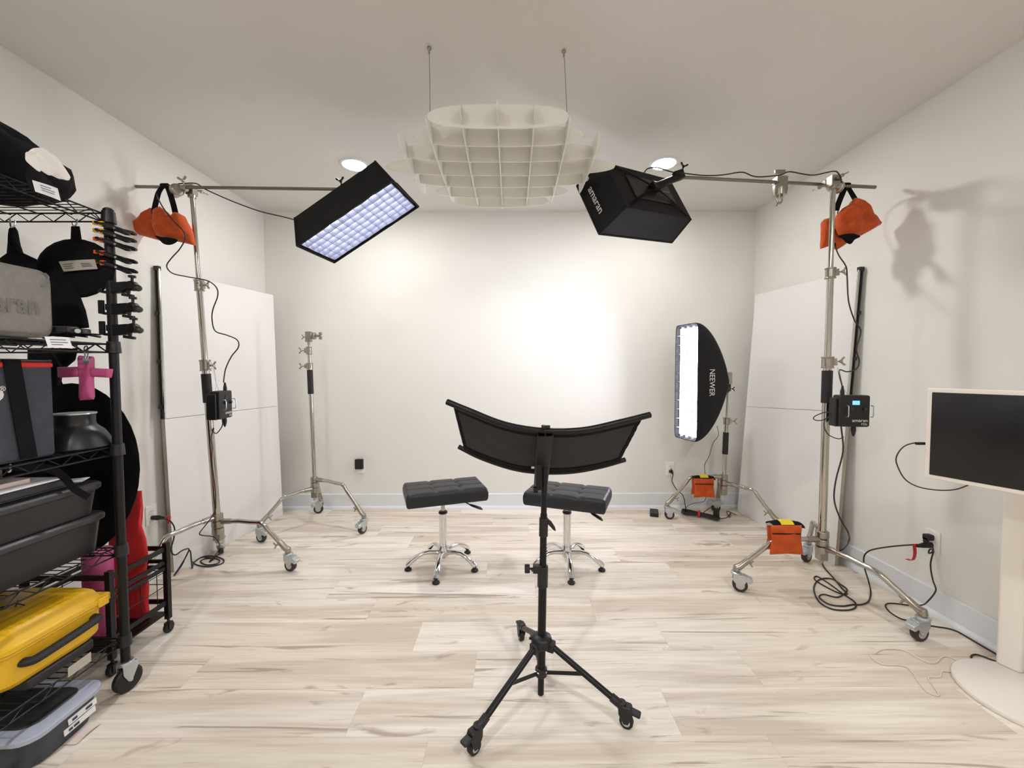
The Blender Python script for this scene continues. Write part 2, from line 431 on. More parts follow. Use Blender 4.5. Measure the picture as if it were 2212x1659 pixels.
# ------------------------------------------------------------------ casters and chrome stands
def caster(root, p, ang, s=1.0, lab=None, wheel='wheel_rubber', brk='zinc', rise=.0):
    """swivel caster whose wheel touches the floor at p; ang = heading of trailing side"""
    m = T3(p[0], p[1], 0) @ RZ(ang); r = .036*s
    b = MB(m)
    for sy in (-1, 1):
        b.prism([(-.034*s, .088*s), (.026*s, .088*s), (.030*s, .066*s), (.010*s, .030*s), (-.008*s, .028*s), (-.034*s, .060*s)], Matrix(((1, 0, 0, 0), (0, 0, -1, sy*.0165*s), (0, 1, 0, 0), (0, 0, 0, 1))), .003*s)
    b.box((-.004*s, 0, .0885*s), (.06*s, .036*s, .004*s))
    b.lathe([(.024*s, .090*s), (.026*s, .094*s), (.026*s, .100*s), (.018*s, .104*s), (.010*s, .106*s), (.010*s, .122*s+rise)], T3(-.018*s, 0, 0), n=18)
    b.rbox((.038*s, 0, .070*s), (.034*s, .040*s, .026*s), .006*s, RY(radians(22)))
    b.cyl((0, -.020*s, r), (0, .020*s, r), .007*s, n=10)
    o = b.build('caster', brk, root, bevel=.0008)
    w = MB(m @ T3(0, 0, r+.0003) @ RX(pi/2)); w.k = 0
    w.lathe([(.018*s, -.013*s), (r*.93, -.013*s), (r, -.008*s), (r, .008*s), (r*.93, .013*s), (.018*s, .013*s)], n=24)
    w.k = 1; w.lathe([(.004*s, -.0135*s), (.021*s, -.0138*s), (.021*s, .0138*s), (.004*s, .0135*s)], n=20)
    w.build('wheel', [wheel, 'zinc'], o)
def collar(b, p, d, r, h, knob_dir, kr=.012, tab=.03):
    """cast clamp collar around a tube from p along d"""
    d = V(d).normalized(); p = V(p)
    b.tube([p, p+d*h*.08, p+d*h*.12, p+d*h*.86, p+d*h*.9, p+d*h], [r+.011, r+.011, r+.008, r+.008, r+.011, r+.011], 18)
    k = V(knob_dir).normalized(); c = p+d*h*.5
    b.box(c+k*(r+.012), (.022, .020, h*.62), frame((0, 0, 0), k, z=d))
    return c+k*(r+.02), k
def wing_knob(root, p, k, up_, s=1., name='wing_knob', m='nickel'):
    b = MB(frame(p, k, z=up_)); b.cyl((0, 0, 0), (.022*s, 0, 0), .0045*s, n=8)
    b.lathe([(.007*s, 0), (.009*s, .006*s), (.009*s, .014*s)], T3(.016*s, 0, 0) @ RY(pi/2), n=10)
    for sg in (-1, 1):
        b.prism([(.024*s, sg*.002*s), (.030*s, sg*.004*s), (.045*s, sg*.018*s), (.042*s, sg*.026*s), (.034*s, sg*.024*s), (.024*s, sg*.010*s)], RX(pi/2), .006*s)
    return b.build(name, m, root, bevel=.001)
def chrome_stand(label, base, top, Yc, casters, ys, mats=('chrome', 'nickel'), group=None, rise=(0, 0, 0), hub_z=.345, rr=(.0205, .017), knob=(1, -.25, 0), head_ang=None, name='light_stand'):
    """base/top: column points; ys: image rows of grip and collars -> heights along the column"""
    A, B = V(base), V(top)
    def at(y):   # point of the column at the height a picture row shows
        z = W(1104, y, Yc).z; f_ = (z-A.z)/(B.z-A.z); return A.lerp(B, f_)
    d = (B-A).normalized()
    t = thing(name, (A.x, A.y, 0), label, 'light stand', group)
    g0, g1, c0, c1 = at(ys[0]), at(ys[1]), at(ys[2]), at(ys[3])
    MB().cyl(A, g1, rr[0]).build('lower_pole', mats[0], t)
    MB().cyl(g0, g1, rr[0]+.006).build('foam_grip', 'black_rubber', t)
    MB().cyl(g1, c1, rr[0]).build('collar_tube', mats[0], t)
    b = MB(); kp, kd = collar(b, c0, d, rr[0], (c1-c0).length, knob); b.build('clamp_collar', mats[1], t, bevel=.001)
    wing_knob(t, kp, kd, (0, 0, 1))
    if len(ys) > 4:
        e0, e1 = at(ys[4]), at(ys[5])
        MB().cyl(c1, e1, rr[1]).build('middle_pole', mats[0], t)
        b = MB(); kp, kd = collar(b, e0, d, rr[1], (e1-e0).length, knob); b.build('clamp_collar', mats[1], t, bevel=.001)
        wing_knob(t, kp, kd, (0, 0, 1))
        MB().cyl(e1, B, rr[1]-.004).build('upper_pole', mats[0], t)
    else:
        MB().cyl(c1, B, rr[1]-.004).build('upper_pole', mats[0], t)
    # hub: three stacked castings
    b = MB()
    for k in range(3):
        z = hub_z+.03-.045*k; q = A.lerp(B, (z-A.z)/(B.z-A.z))
        b.lathe([(rr[0]+.002, -.020), (rr[0]+.013, -.018), (rr[0]+.013, .018), (rr[0]+.002, .020)], T3(*q), n=20)
    zlo = hub_z-.13; q = A.lerp(B, (zlo-A.z)/(B.z-A.z))
    b.box((q.x, q.y, hub_z-.085), (.045, .045, .07)); b.cyl((q.x, q.y, zlo-.01), (q.x, q.y, zlo+.03), .010)
    b.build('leg_hub', mats[1], t, bevel=.002)
    for k, (cp, ca, hz) in enumerate(casters):
        cp = V((cp[0], cp[1], 0)); q = A.lerp(B, (hub_z+hz-A.z)/(B.z-A.z)); o = V((cp.x-q.x, cp.y-q.y, 0)); L = o.length; o.normalize()
        kp = cp+V((cos(ca), sin(ca), 0))*-.020
        end = V((kp.x, kp.y, .128)); el = q+o*(L*.60); el.z = q.z-.012
        s_ = q+o*.03
        path = [s_, q+o*(L*.3)]+[el+(V((q.x, q.y, q.z))-el).normalized()*.07]+[el+o*.004-V((0, 0, .006))]+[el+(end-el).normalized()*.07, end.lerp(el, .25), end]
        pp = [path[0], path[1]]+spline(path[2:5], 6)+[path[5], path[6]]
        b = MB(); b.tube(pp, .0140, 14); lg = b.build('leg', mats[0], t)
        MB().tube([s_-o*.01, s_+o*.055], [.018, .0165], 14).build('hub_socket', mats[1], lg); b = MB(); e2 = end.lerp(el, .34)
        b.tube([end+V((0, 0, -.004)), end+V((0, 0, .012)), end.lerp(el, .08), e2], [.019, .019, .019, .0165], 14)
        b.build('leg_socket', mats[1], lg, bevel=.001)
        side = (el-end).normalized().cross(V((0, 1, 0))); side = side if abs(side.x) < 10 else V((1, 0, 0))
        wing_knob(lg, end.lerp(el, .22)-o*.018, -o+V((0, 0, -.2)), (0, 0, 1), .8)
        caster(t, cp, ca, 1.12)
    return t, A, B, at

# left boom stand (front left)
cL = V((-1.875, 2.575))
A0 = V((cL.x, cL.y, .20)); pt = W(414, 408, 2.545)
stL, AL, BL, atL = chrome_stand('tall chrome boom stand before the white board on the left wall', A0, pt, 2.56,
    [(G(478, 1195), radians(-60), -.045), (G(628, 1233), radians(-20), 0), ((-2.035, 2.13), radians(150), .03)], (868, 806, 800, 776, 628, 604), hub_z=.335)
# right boom stand (front right)
cR = V((1.81, 2.335)); pt = W(1800, 392, 2.335)
stR, AR, BR, atR = chrome_stand('tall chrome boom stand before the white board on the right wall', V((cR.x, cR.y, .20)), pt, 2.335,
    [(G(1598, 1277), radians(-20), .0), (G(1985, 1383), radians(-170), -.045), (G(1742, 1213), radians(205), .03)], (872, 802, 797, 772, 603, 580), hub_z=.31, knob=(1, -.3, .1))
# short stand at the back left
stC, A3, B3, at3 = chrome_stand('short chrome stand standing empty near the back left corner', (-1.635, 3.36, .22), W(667, 742, 3.36), 3.36,
    [(G(783, 1152), radians(250), .03), (G(565, 1171), radians(-20), -.045), ((-1.75, 3.655), radians(190), .0)], (850, 798, 797, 783, 765, 748), hub_z=.36, rr=(.0165, .013), knob=(-1, -.3, 0))
# stand of the strip softbox
stS, A4, B4, at4 = chrome_stand('chrome stand holding the tall strip softbox near the back right corner', (1.79, 3.40, .22), W(1572, 845, 3.40), 3.40,
    [(G(1446, 1121), radians(-10), .03), ((2.045, 3.12), radians(100), -.02), ((1.86, 3.66), radians(180), .0)], (982, 935, 918, 903), hub_z=.36, rr=(.0165, .013), knob=(1, -.4, 0))

# grip head on the short stand
b = MB(); top = B3
b.cyl(top-V((0, 0, .01)), top+V((0, 0, .085)), .011)
b.box(top+V((0, 0, .055)), (.045, .034, .085))
b.cyl(top+V((.02, 0, .062)), top+V((.035, 0, .062)), .026); b.cyl(top+V((.038, 0, .062)), top+V((.055, 0, .062)), .029)
b.cyl(top+V((.055, 0, .062)), top+V((.085, 0, .062)), .010)
b.build('grip_head', 'nickel', stC, bevel=.002)
b = MB(); 
for sg in (-1, 1): b.rbox(top+V((.098, 0, .062+sg*.017)), (.026, .016, .026), .006)
b.box(top+V((.092, 0, .062)), (.012, .012, .03)); b.build('wing_knob', 'nickel', stC, bevel=.001)
wing_knob(stC, top+V((-.022, 0, .052)), (-1, -.1, .05), (0, 0, 1), .8)

# boom arms with grip heads
def grip_head(root, c, boom_d, post_top, sgn):
    c = V(c); b = MB()
    ax = V((0, -1, 0)); 
    b.lathe([(.010, -.045), (.030, -.042), (.036, -.030), (.036, -.008), (.030, -.004), (.030, .004), (.036, .008), (.036, .028), (.026, .036), (.010, .038)], frame(c+V((sgn*.035, -.005, -.016)), (0, 0, 1), z=(-sgn, -.6, .25)), n=24)
    b.box(post_top+V((0, 0, -.005)), (.046, .044, .06)); b.cyl(post_top-V((0, 0, .05)), post_top+V((0, 0, .02)), .022)
    b.tube([c-V(boom_d)*.03, c+V(boom_d)*.03], [.019, .019], 14)
    o = b.build('grip_head', 'nickel', root, bevel=.002)
    return o
P0, P1 = W(281, 403, 2.50), W(742, 409, 2.50)
dL = (P1-P0).normalized()
MB().cyl(P0, P1, .0095).build('boom_arm', 'steel_dark', stL)
h = grip_head(stL, W(393, 407, 2.50), dL, BL+V((0, 0, -.005)), -1)
wing_knob(stL, W(398, 400, 2.48), (-.15, -.2, 1), (1, 0, 0), 1.1)
wing_knob(stL, W(428, 412, 2.50), (1, -.2, -.35), (0, 1, 0), 1.1)
Q0, Q1 = W(1891, 404.5, 2.405), W(1474, 383, 2.43)
dR = (Q1-Q0).normalized()
MB().cyl(Q0, Q1, .0095).build('boom_arm', 'steel_dark', stR)
h = grip_head(stR, W(1790, 397, 2.385), dR, BR+V((0, 0, .005)), 1)
wing_knob(stR, W(1808, 384, 2.30), (1, -.2, .45), (0, 1, 0), 1.1)
wing_knob(stR, W(1779, 402, 2.30), (-1, -.2, -.35), (0, 1, 0), 1.1)
# spare grip head sliding on the right boom
c = W(1685, 391, 2.42)
t = thing('grip_clamp', c-V((0, 0, .05)), 'silver grip clamp with wing knob hanging from the right boom arm', 'clamp')
b = MB(T3(*c)); b.box((0, 0, .002), (.062, .05, .036)); b.lathe([(.01, -.088), (.036, -.085), (.040, -.05), (.040, -.03), (.034, -.018), (.02, -.016)], n=22)
b.cyl((0, 0, .018), (0, 0, .036), .006)
b.build('clamp_body', 'nickel', t, bevel=.002)
b = MB(T3(*c)); b.rbox((-.002, 0, .052), (.062, .018, .022), .006); b.build('top_knob', 'nickel', t, bevel=.001)
b = MB(T3(*c)); b.tube(spline([(-.012, 0, -.086), (-.018, 0, -.105), (-.006, 0, -.128), (.010, 0, -.118), (.012, 0, -.086)], 5), .0055, 8); b.cyl((-.010, 0, -.125), (-.018, 0, -.142), .005); b.build('wing_knob', 'nickel', t)

# ------------------------------------------------------------------ softboxes
def box_softbox(name, label, fc, xa, nf, L, Wd, depth, bL, bW, diffuser, nx, ny, gd, spin=0):
    fc = V(fc); nf = V(nf).normalized(); m = frame(fc, xa, z=nf)     # local z = shining direction
    t = thing(name, fc, label, 'softbox')
    b = MB(m); e = .006
    f = [(-L/2, -Wd/2), (L/2, -Wd/2), (L/2, Wd/2), (-L/2, Wd/2)]; k = [(-bL/2, -bW/2), (bL/2, -bW/2), (bL/2, bW/2), (-bL/2, bW/2)]
    def sag(i, u, v, inner):
        a = V(f[i]+(0,)).lerp(V(f[(i+1) % 4]+(0,)), u); c = V(k[i]+(-depth,)).lerp(V(k[(i+1) % 4]+(-depth,)), u)
        p = a.lerp(c, v); q = V((p.x, p.y, 0)); n_ = (V(f[i])+V(f[(i+1) % 4])).to_3d().normalized()
        p -= n_*(.007*sin(pi*v)**2*sin(pi*u)+inner)
        return p
    for i in range(4):
        b.sheet(lambda u, v, i=i: sag(i, u, v, .001), 10, 6, .004)
    b.sheet(lambda u, v: V(k[0]+(-depth,)).lerp(V(k[1]+(-depth,)), u).lerp(V(k[3]+(-depth,)).lerp(V(k[2]+(-depth,)), u), v)-V((0, 0, .010*sin(pi*u)*sin(pi*v))), 8, 6, .004)
    for i in range(4):   # front hem and corner rods
        a_, c_ = V(f[i]+(0,)), V(f[(i+1) % 4]+(0,)); b.tube([a_, c_], .006, 8)
        b.tube([V(f[i]+(0,)), V(k[i]+(-depth,))], .0055, 8)
    b.build('shell', 'softbox_fabric', t, ang=30)
    d = MB(m); d.sheet(lambda u, v: V(((u-.5)*(L-.05), (v-.5)*(Wd-.05), -gd-.006)), 6, 4, .001); d.build('diffuser', diffuser, t)
    g = MB(m)
    def wob(x, y): return V((.005*noise.noise(V((x*16, y*16, 3))), .005*noise.noise(V((x*16, y*16, 9))), 0))
    for i in range(0, nx+1):
        x = (i/nx-.5)*(L-.034)
        g.sheet(lambda u, v, x=x: V((x, (u-.5)*(Wd-.034), -gd*v-.001))+wob(x, (u-.5)*Wd)*(1-.5*v), ny*3, 2, .0016)
    for j in range(0, ny+1):
        y = (j/ny-.5)*(Wd-.034)
        g.sheet(lambda u, v, y=y: V(((u-.5)*(L-.034), y, -gd*v-.001))+wob((u-.5)*L, y)*(1-.5*v), nx*3, 2, .0016)
    g.build('fabric_grid', 'grid_fabric', t)
    return t, m
nfL = V((.471, -.10, -.876)); xaL = V((.864, -.149, .482))
sbL, mL = box_softbox('boom_softbox', 'black softbox with glowing white grid, hung on the left boom arm', (-.855, 2.354, 2.125), xaL, nfL, .635, .335, .17, .55, .25, 'diffuser_key', 12, 6, .035)
nfR = V((-.49, .765, -.425)); xaR = V((.82, .56, .10))
fR = V((.72, 2.555, 2.25))
sbR, mR = box_softbox('boom_softbox', 'black softbox seen from behind, hung on the right boom arm', fR, xaR, nfR, .68, .345, .19, .60, .31, 'diffuser_wall', 12, 6, .055)
# LED panel, straps and mount on the back of the right softbox
def back_gear(t, m, bL, bW, depth, yoke_pt, strapm='black_fabric'):
    b = MB(m); z = -depth-.012
    b.rbox((0, 0, z), (bL*.62, bW*.52, .016), .02); b.build('light_panel', 'black_plastic', t, bevel=.001)
    b = MB(m)
    for s1 in (-1, 1):
        b.sheet(lambda u, v, s1=s1: V(((u-.5)*bL*.86, s1*(u-.5)*bW*.86+(v-.5)*.018, z+.006-.030*sin(pi*u))), 12, 1, .002)
    b.build('cross_strap', strapm, t)
    c = m @ V((0, 0, z-.02)); b = MB()
    b.tube([c, c.lerp(yoke_pt, .5)+V((0, 0, .004)), yoke_pt], [.026, .020, .022], 10)
    b.box(c, (.05, .05, .05), m); b.build('tilt_mount', 'black_metal', t, bevel=.002)
back_gear(sbR, mR, .60, .31, .19, W(1468, 382, 2.42))
yp = W(745, 408, 2.50)
b = MB(); c = mL @ V((-.02, .02, -.18)); b.tube([c, c.lerp(yp, .55), yp+V((.01, 0, 0))], [.024, .018, .018], 10); b.box(yp+V((-.004, 0, 0)), (.04, .036, .034), RY(.3)); b.build('tilt_mount', 'black_metal', sbL, bevel=.002)
wing_knob(sbL, yp+V((-.01, -.02, .012)), (-.2, -.3, 1), (1, 0, 0), 1.0, m='black_metal')
yq = W(1466, 379, 2.42)
b = MB(); b.box(yq, (.055, .04, .05), RY(-.3)); b.build('arm_socket', 'black_metal', sbR, bevel=.003)
wing_knob(sbR, yq+V((.012, -.02, .02)), (.3, -.2, 1), (1, 0, 0), .9, m='black_metal')
# logo on the near short side of the right softbox
yv = (mR.to_3x3() @ V((0, 1, 0))).normalized(); xv = (mR.to_3x3() @ V((1, 0, 0))).normalized()
sc = mR @ V((-.335, 0, -.075))
lx = -yv if yv.z > 0 else yv     # reading direction runs down the side
nrm = -xv
text('amaran', frame(mR @ V((-.338, -.002, -.072))-xv*.003, lx, z=nrm), .060, 'logo_white', sbR, bold=.0004)
text('amaran', frame(mR @ V((.12, 0, -.1905-.026)), (mR.to_3x3() @ V((1, 0, 0))), z=-nfR), .022, 'case_logo', sbR)

# strip softbox near the back right corner
sc = V((1.405, 3.27, 1.195)); nS = V((-.975, -.222, 0)).normalized(); wS = V((.222, -.975, 0)).normalized()
mS = frame(sc, wS, z=nS)      # x = width, z = shining direction, y = vertical
if (mS.to_3x3() @ V((0, 1, 0))).z < 0: mS = frame(sc, -wS, z=nS)
t = thing('strip_softbox', sc, 'tall narrow black softbox glowing white, near the back right corner', 'softbox')
HH, WW, DD = .93, .285, .36
def hw(tt): return (HH/2*(1-tt**1.75)**.70+.035*tt, WW/2*(1-.62*tt**1.5))
b = MB(mS); rings = []
NT, NP = 14, 40
for i in range(NT+1):
    tt = i/NT; hh_, ww_ = hw(tt); ring = []
    for j in range(NP):
        a = 2*pi*j/NP; ca, sa = cos(a), sin(a); pw = .13+.45*tt
        x = math.copysign(abs(ca)**pw, ca)*ww_; y = math.copysign(abs(sa)**pw, sa)*hh_
        ring.append(b.av((x, y, -DD*tt)))
    rings.append(ring)
for i in range(NT):
    for j in range(NP): b.af((rings[i][j], rings[i+1][j], rings[i+1][(j+1) % NP], rings[i][(j+1) % NP]))
b.af([rings[NT][j] for j in range(NP)])
inner = []
for tt in (0., .09):
    hh_, ww_ = hw(tt); ring = []
    for j in range(NP):
        a = 2*pi*j/NP; ca, sa = cos(a), sin(a)
        ring.append(b.av((math.copysign(abs(ca)**.13, ca)*(ww_-.006), math.copysign(abs(sa)**.13, sa)*(hh_-.006), -DD*tt+.0)))
    inner.append(ring)
for j in range(NP):
    j2 = (j+1) % NP
    b.af((rings[0][j], rings[0][j2], inner[0][j2], inner[0][j])); b.af((inner[0][j], inner[0][j2], inner[1][j2], inner[1][j]))
b.build('shell', 'softbox_fabric', t)
d = MB(mS); d.box((0, 0, -.034), (WW-.04, HH-.06, .002)); d.build('diffuser', 'diffuser_strip', t)
g = MB(mS)
for i in range(1, 4): 
    x = (i/4-.5)*(WW-.01); g.sheet(lambda u, v, x=x: V((x+.004*noise.noise(V((x*20, u*12, 2))), (u-.5)*(HH-.03), -.001-.028*v)), 36, 2, .0016)
for i in range(1, 12):
    y = (i/12-.5)*(HH-.02); g.sheet(lambda u, v, y=y: V(((u-.5)*(WW-.02), y+.004*noise.noise(V((y*20, u*5, 7))), -.001-.028*v)), 10, 2, .0016)
g.build('fabric_grid', 'grid_fabric', t)
text('NEEWER', frame(mS @ V((-(WW/2-.012) if (mS.to_3x3() @ V((1, 0, 0))).y > 0 else (WW/2-.012), .0, -.13)) + V((0, -.012, 0)), (0, 0, -1), z=(-.25, -1, 0)), .054, 'logo_white', t, ext=.0008)
b = MB(); q = mS @ V((0, .03, -DD-.02)); b.rbox(q, (.075, .06, .10), .012); b.cyl(q-V((0, 0, .05)), q-V((0, 0, .085)), .014); b.build('lamp_head', 'nickel', t, bevel=.002)
b = MB(); q2 = V((B4.x, B4.y, B4.z)); b.tube([q-V((.0, 0, .07)), (q-V((0, 0, .07))).lerp(q2, .5), q2], [.016, .02, .016], 10); b.rbox(q2+V((0, 0, .05)), (.04, .04, .10), .01); b.build('tilt_bracket', 'black_plastic', t, bevel=.002)
wing_knob(t, q2+V((.02, -.01, .02)), (1, -.3, 0), (0, 0, 1), .7, m='black_metal')

# ------------------------------------------------------------------ folded white boards leaning on the side walls
def foam_board(label, nb, ns, nt_, fb, fs, ft, wall_sign):
    """near/far edge points at bottom, seam and top (room-side face)"""
    t = thing('foam_board', (nb+fb)/2, label, 'foam board'); th = .022
    for name, a, b_, c, d_ in (('lower_panel', nb, fb, fs, ns), ('upper_panel', ns, fs, ft, nt_)):
        mb = MB(); n = V((wall_sign, 0, 0)); off = n*th; g = V((0, 0, .0015))
        i = [mb.av(p) for p in (a+g, b_+g, c-g, d_-g, a+off+g, b_+off+g, c+off-g, d_+off-g)]
        for q in ((0, 1, 2, 3), (7, 6, 5, 4), (1, 5, 6, 2), (3, 2, 6, 7), (4, 5, 1, 0)): mb.af([i[k] for k in q])
        mb.k = 1; mb.af([i[k] for k in (0, 3, 7, 4)])
        mb.build(name, ['white_board', 'board_edge'], t, smooth=False)
    # dark channel along the near edge of the upper panel
    d = (nt_-ns); x = V((wall_sign, 0, 0))
    e = MB(); y = V((0, -1, 0))
    o1 = ns+y*.008+V((wall_sign*.010, 0, 0)); o2 = nt_+y*.008+V((wall_sign*.010, 0, 0))
    e.tube([o1, o2], .0085, 6); ch = e.build('edge_channel', 'black_metal', t)
    e = MB(); w = V((-wall_sign*.016, 0, 0))
    e.tube([o1+w, o2+w+V((0, 0, -.004))], .0080, 8); e.build('edge_tube', 'chrome', t)
    for f_ in (.08, .38, .70): MB().box(o1.lerp(o2, f_), (.024, .020, .022)).build('clip', 'black_plastic', ch)
    MB().box(o2+w*.4, (.030, .022, .026)).build('end_cap', 'black_plastic', ch)
nb = G(376, 1236); fb = G(611, 1113); nb = V((nb.x, nb.y, 0)); fb = V((fb.x, fb.y, 0))
foam_board('large folded white foam board leaning on the left wall behind the left boom stand',
           nb, WX(356, 905, -2.19), WX(343, 580, -2.226), fb, W(600, 877, 3.58), W(590, 637, 3.56), -1)
nb = G(1803, 1222); fb = G(1593, 1105)
foam_board('large folded white foam board leaning on the right wall behind the right boom stand',
           V((nb.x, nb.y, 0)), WX(1829, 890, 2.185), WX(1856, 582, 2.213), V((fb.x, fb.y, 0)), W(1612, 878, 3.60), W(1632, 637, 3.60), 1)

# ------------------------------------------------------------------ stools
def cushion(m, Lx, Ly, Hh, r=.014):
    mb = MB(m); nx, ny = 42, 26
    P = {}
    def top(u, v):
        x = (u-.5)*Lx; y = (v-.5)*Ly
        eu = min(u, 1-u)*Lx; ev = min(v, 1-v)*Ly
        z = Hh
        for e in (eu, ev):
            if e < r: z -= r-sqrt(max(0, r*r-(r-e)**2))
        for k in (1/3, 2/3): z -= .007*math.exp(-((u-k)*Lx/.010)**2)
        for k in (1/3, 2/3): z -= .005*math.exp(-((v-k)*Ly/.008)**2)
        for a in (1/3, 2/3):
            for c in (1/3, 2/3): z -= .010*math.exp(-(((u-a)*Lx)**2+((v-c)*Ly)**2)/.016**2)
        z += .004*sin(pi*u)*sin(pi*v)
        return V((x, y, z))
    ti = [[mb.av(top(i/nx, j/ny)) for j in range(ny+1)] for i in range(nx+1)]
    for i in range(nx):
        for j in range(ny): mb.af((ti[i][j], ti[i+1][j], ti[i+1][j+1], ti[i][j+1]))
    edge = [ti[i][0] for i in range(nx)]+[ti[nx][j] for j in range(ny)]+[ti[i][ny] for i in range(nx, 0, -1)]+[ti[0][j] for j in range(ny, 0, -1)]
    prev = edge; mi = m.inverted()
    for zf, bul in ((.62, 1.012), (.35, 1.012), (.12, 1.0), (0., .965)):
        cur = []
        for e in edge:
            p = mi @ mb.v[e]; cur.append(mb.av((p.x*bul, p.y*bul, Hh*zf)))
        for k in range(len(prev)):
            k2 = (k+1) % len(prev); mb.af((prev[k], cur[k], cur[k2], prev[k2]))
        prev = cur
    mb.af(prev[::-1]); return mb
def stool(label, cx, cy, seat_c, seat_z, yaw, arm0):
    t = thing('salon_stool', (cx, cy, 0), label, 'stool', 'black cushioned stools on chrome bases')
    sx, sy = seat_c
    cushion(T3(sx, sy, seat_z+.010) @ RZ(yaw), .505, .29, .088).build('seat', 'black_leather', t, ang=60)
    b = MB(); b.box((cx, cy, seat_z-.006), (.16, .16, .012), RZ(yaw)); b.cyl((cx, cy, .30), (cx, cy, seat_z-.008), .0135); 
    b.build('gas_piston', 'chrome', t)
    MB(T3(cx, cy, 0)).lathe([(.024, .352), (.029, .354), (.030, .362), (.026, .368), (.018, .368)], n=20).build('collar', 'black_plastic', t)
    MB(T3(cx, cy, 0)).lathe([(.0255, .09), (.0255, .352)], n=24).build('column', 'polished', t)
    b = MB(T3(cx, cy, 0)); b.lathe([(.02, .055), (.036, .07), (.040, .10), (.034, .125), (.026, .14)], n=24); b.build('hub', 'polished', t)
    # lever
    b = MB(); ld = V((cos(yaw-.35), sin(yaw-.35), 0)); q = V((cx, cy, seat_z-.012))
    b.tube([q+ld*.05, q+ld*.13+V((0, 0, -.004)), q+ld*.18+V((0, 0, -.030))], .0045, 8)
    b.tube([q+ld*.175+V((0, 0, -.028)), q+ld*.19+V((0, 0, -.034)), q+ld*.245+V((0, 0, -.052)), q+ld*.262+V((0, 0, -.062))], [.007, .012, .015, .005], 10, flat=.6)
    b.build('lever', 'black_plastic', t)
    for k in range(5):
        a = arm0+k*2*pi/5; d = V((cos(a), sin(a), 0)); o = V((cx, cy, 0))
        prof = [(.018, .092, .020), (.05, .100, .018), (.09, .106, .0155), (.13, .101, .014), (.165, .086, .0145), (.195, .066, .017), (.222, .046, .018), (.236, .034, .014)]
        pts = [o+d*r+V((0, 0, z)) for r, z, _ in prof]
        b = MB(); b.tube(pts, [w*1.15 for *_, w in prof], 12, flat=.8); lg = b.build('leg', 'polished', t)
        b = MB(T3(*(o+d*.228))); b.lathe([(.0, .0005), (.019, .0005), (.0235, .006), (.022, .013), (.012, .018), (.010, .022), (.012, .036), (.009, .038)], n=18); b.build('foot', 'black_rubber', lg)
p = G(955, 1203)
stool('black tufted stool on a chrome five-leg base, standing left of the reflector stand', -.452, 2.66, (-.436, 2.635), .452, radians(19), radians(-92))
stool('black tufted stool on a chrome five-leg base, behind the reflector stand', .367, 2.655, (.363, 2.575), .440, radians(-21), radians(-91))

# ------------------------------------------------------------------ curved reflector and its rolling stand
bx, by = .118, 1.585
tS = thing('rolling_stand', (bx, by, 0), 'black rolling tripod stand carrying the curved reflector, front centre', 'stand')
def cz(y): return W(1170, y, by).z
def colp(y):   # column leans slightly
    return W(1168+(1500-y)*.017 if y < 1500 else 1168, y, by)
MB().cyl(colp(1498), colp(1360), .0125).build('lower_tube', 'black_metal', tS)
MB().cyl(colp(1450), colp(1235), .0165).build('outer_tube', 'black_metal', tS)
MB().cyl(colp(1270), colp(1110), .0135).build('middle_tube', 'black_metal', tS)
MB().cyl(colp(1150), colp(975), .0115).build('inner_tube', 'black_metal', tS)
b = MB(); b.cyl(colp(1267), colp(1222), .021); q = colp(1230); b.box(q+V((-.022, -.002, .004)), (.034, .026, .030)); b.build('height_clamp', 'black_plastic', tS, bevel=.002)
b = MB(); b.cyl(q+V((-.038, -.002, .004)), q+V((-.055, -.002, .004)), .004); b.cyl(q+V((-.052, -.002, .004)), q+V((-.072, -.002, .004)), .018, n=8); b.build('clamp_knob', 'black_plastic', tS, bevel=.002)
b = MB(); b.cyl(colp(1158), colp(1118), .0175); q = colp(1128)
b.prism([(.012, .018), (.03, .004), (.045, -.02), (.048, -.035), (.038, -.03), (.020, -.010), (.012, -.004)], frame(q, (1, 0, 0), z=(0, -1, 0)), .014); b.build('lever_clamp', 'black_plastic', tS, bevel=.002)
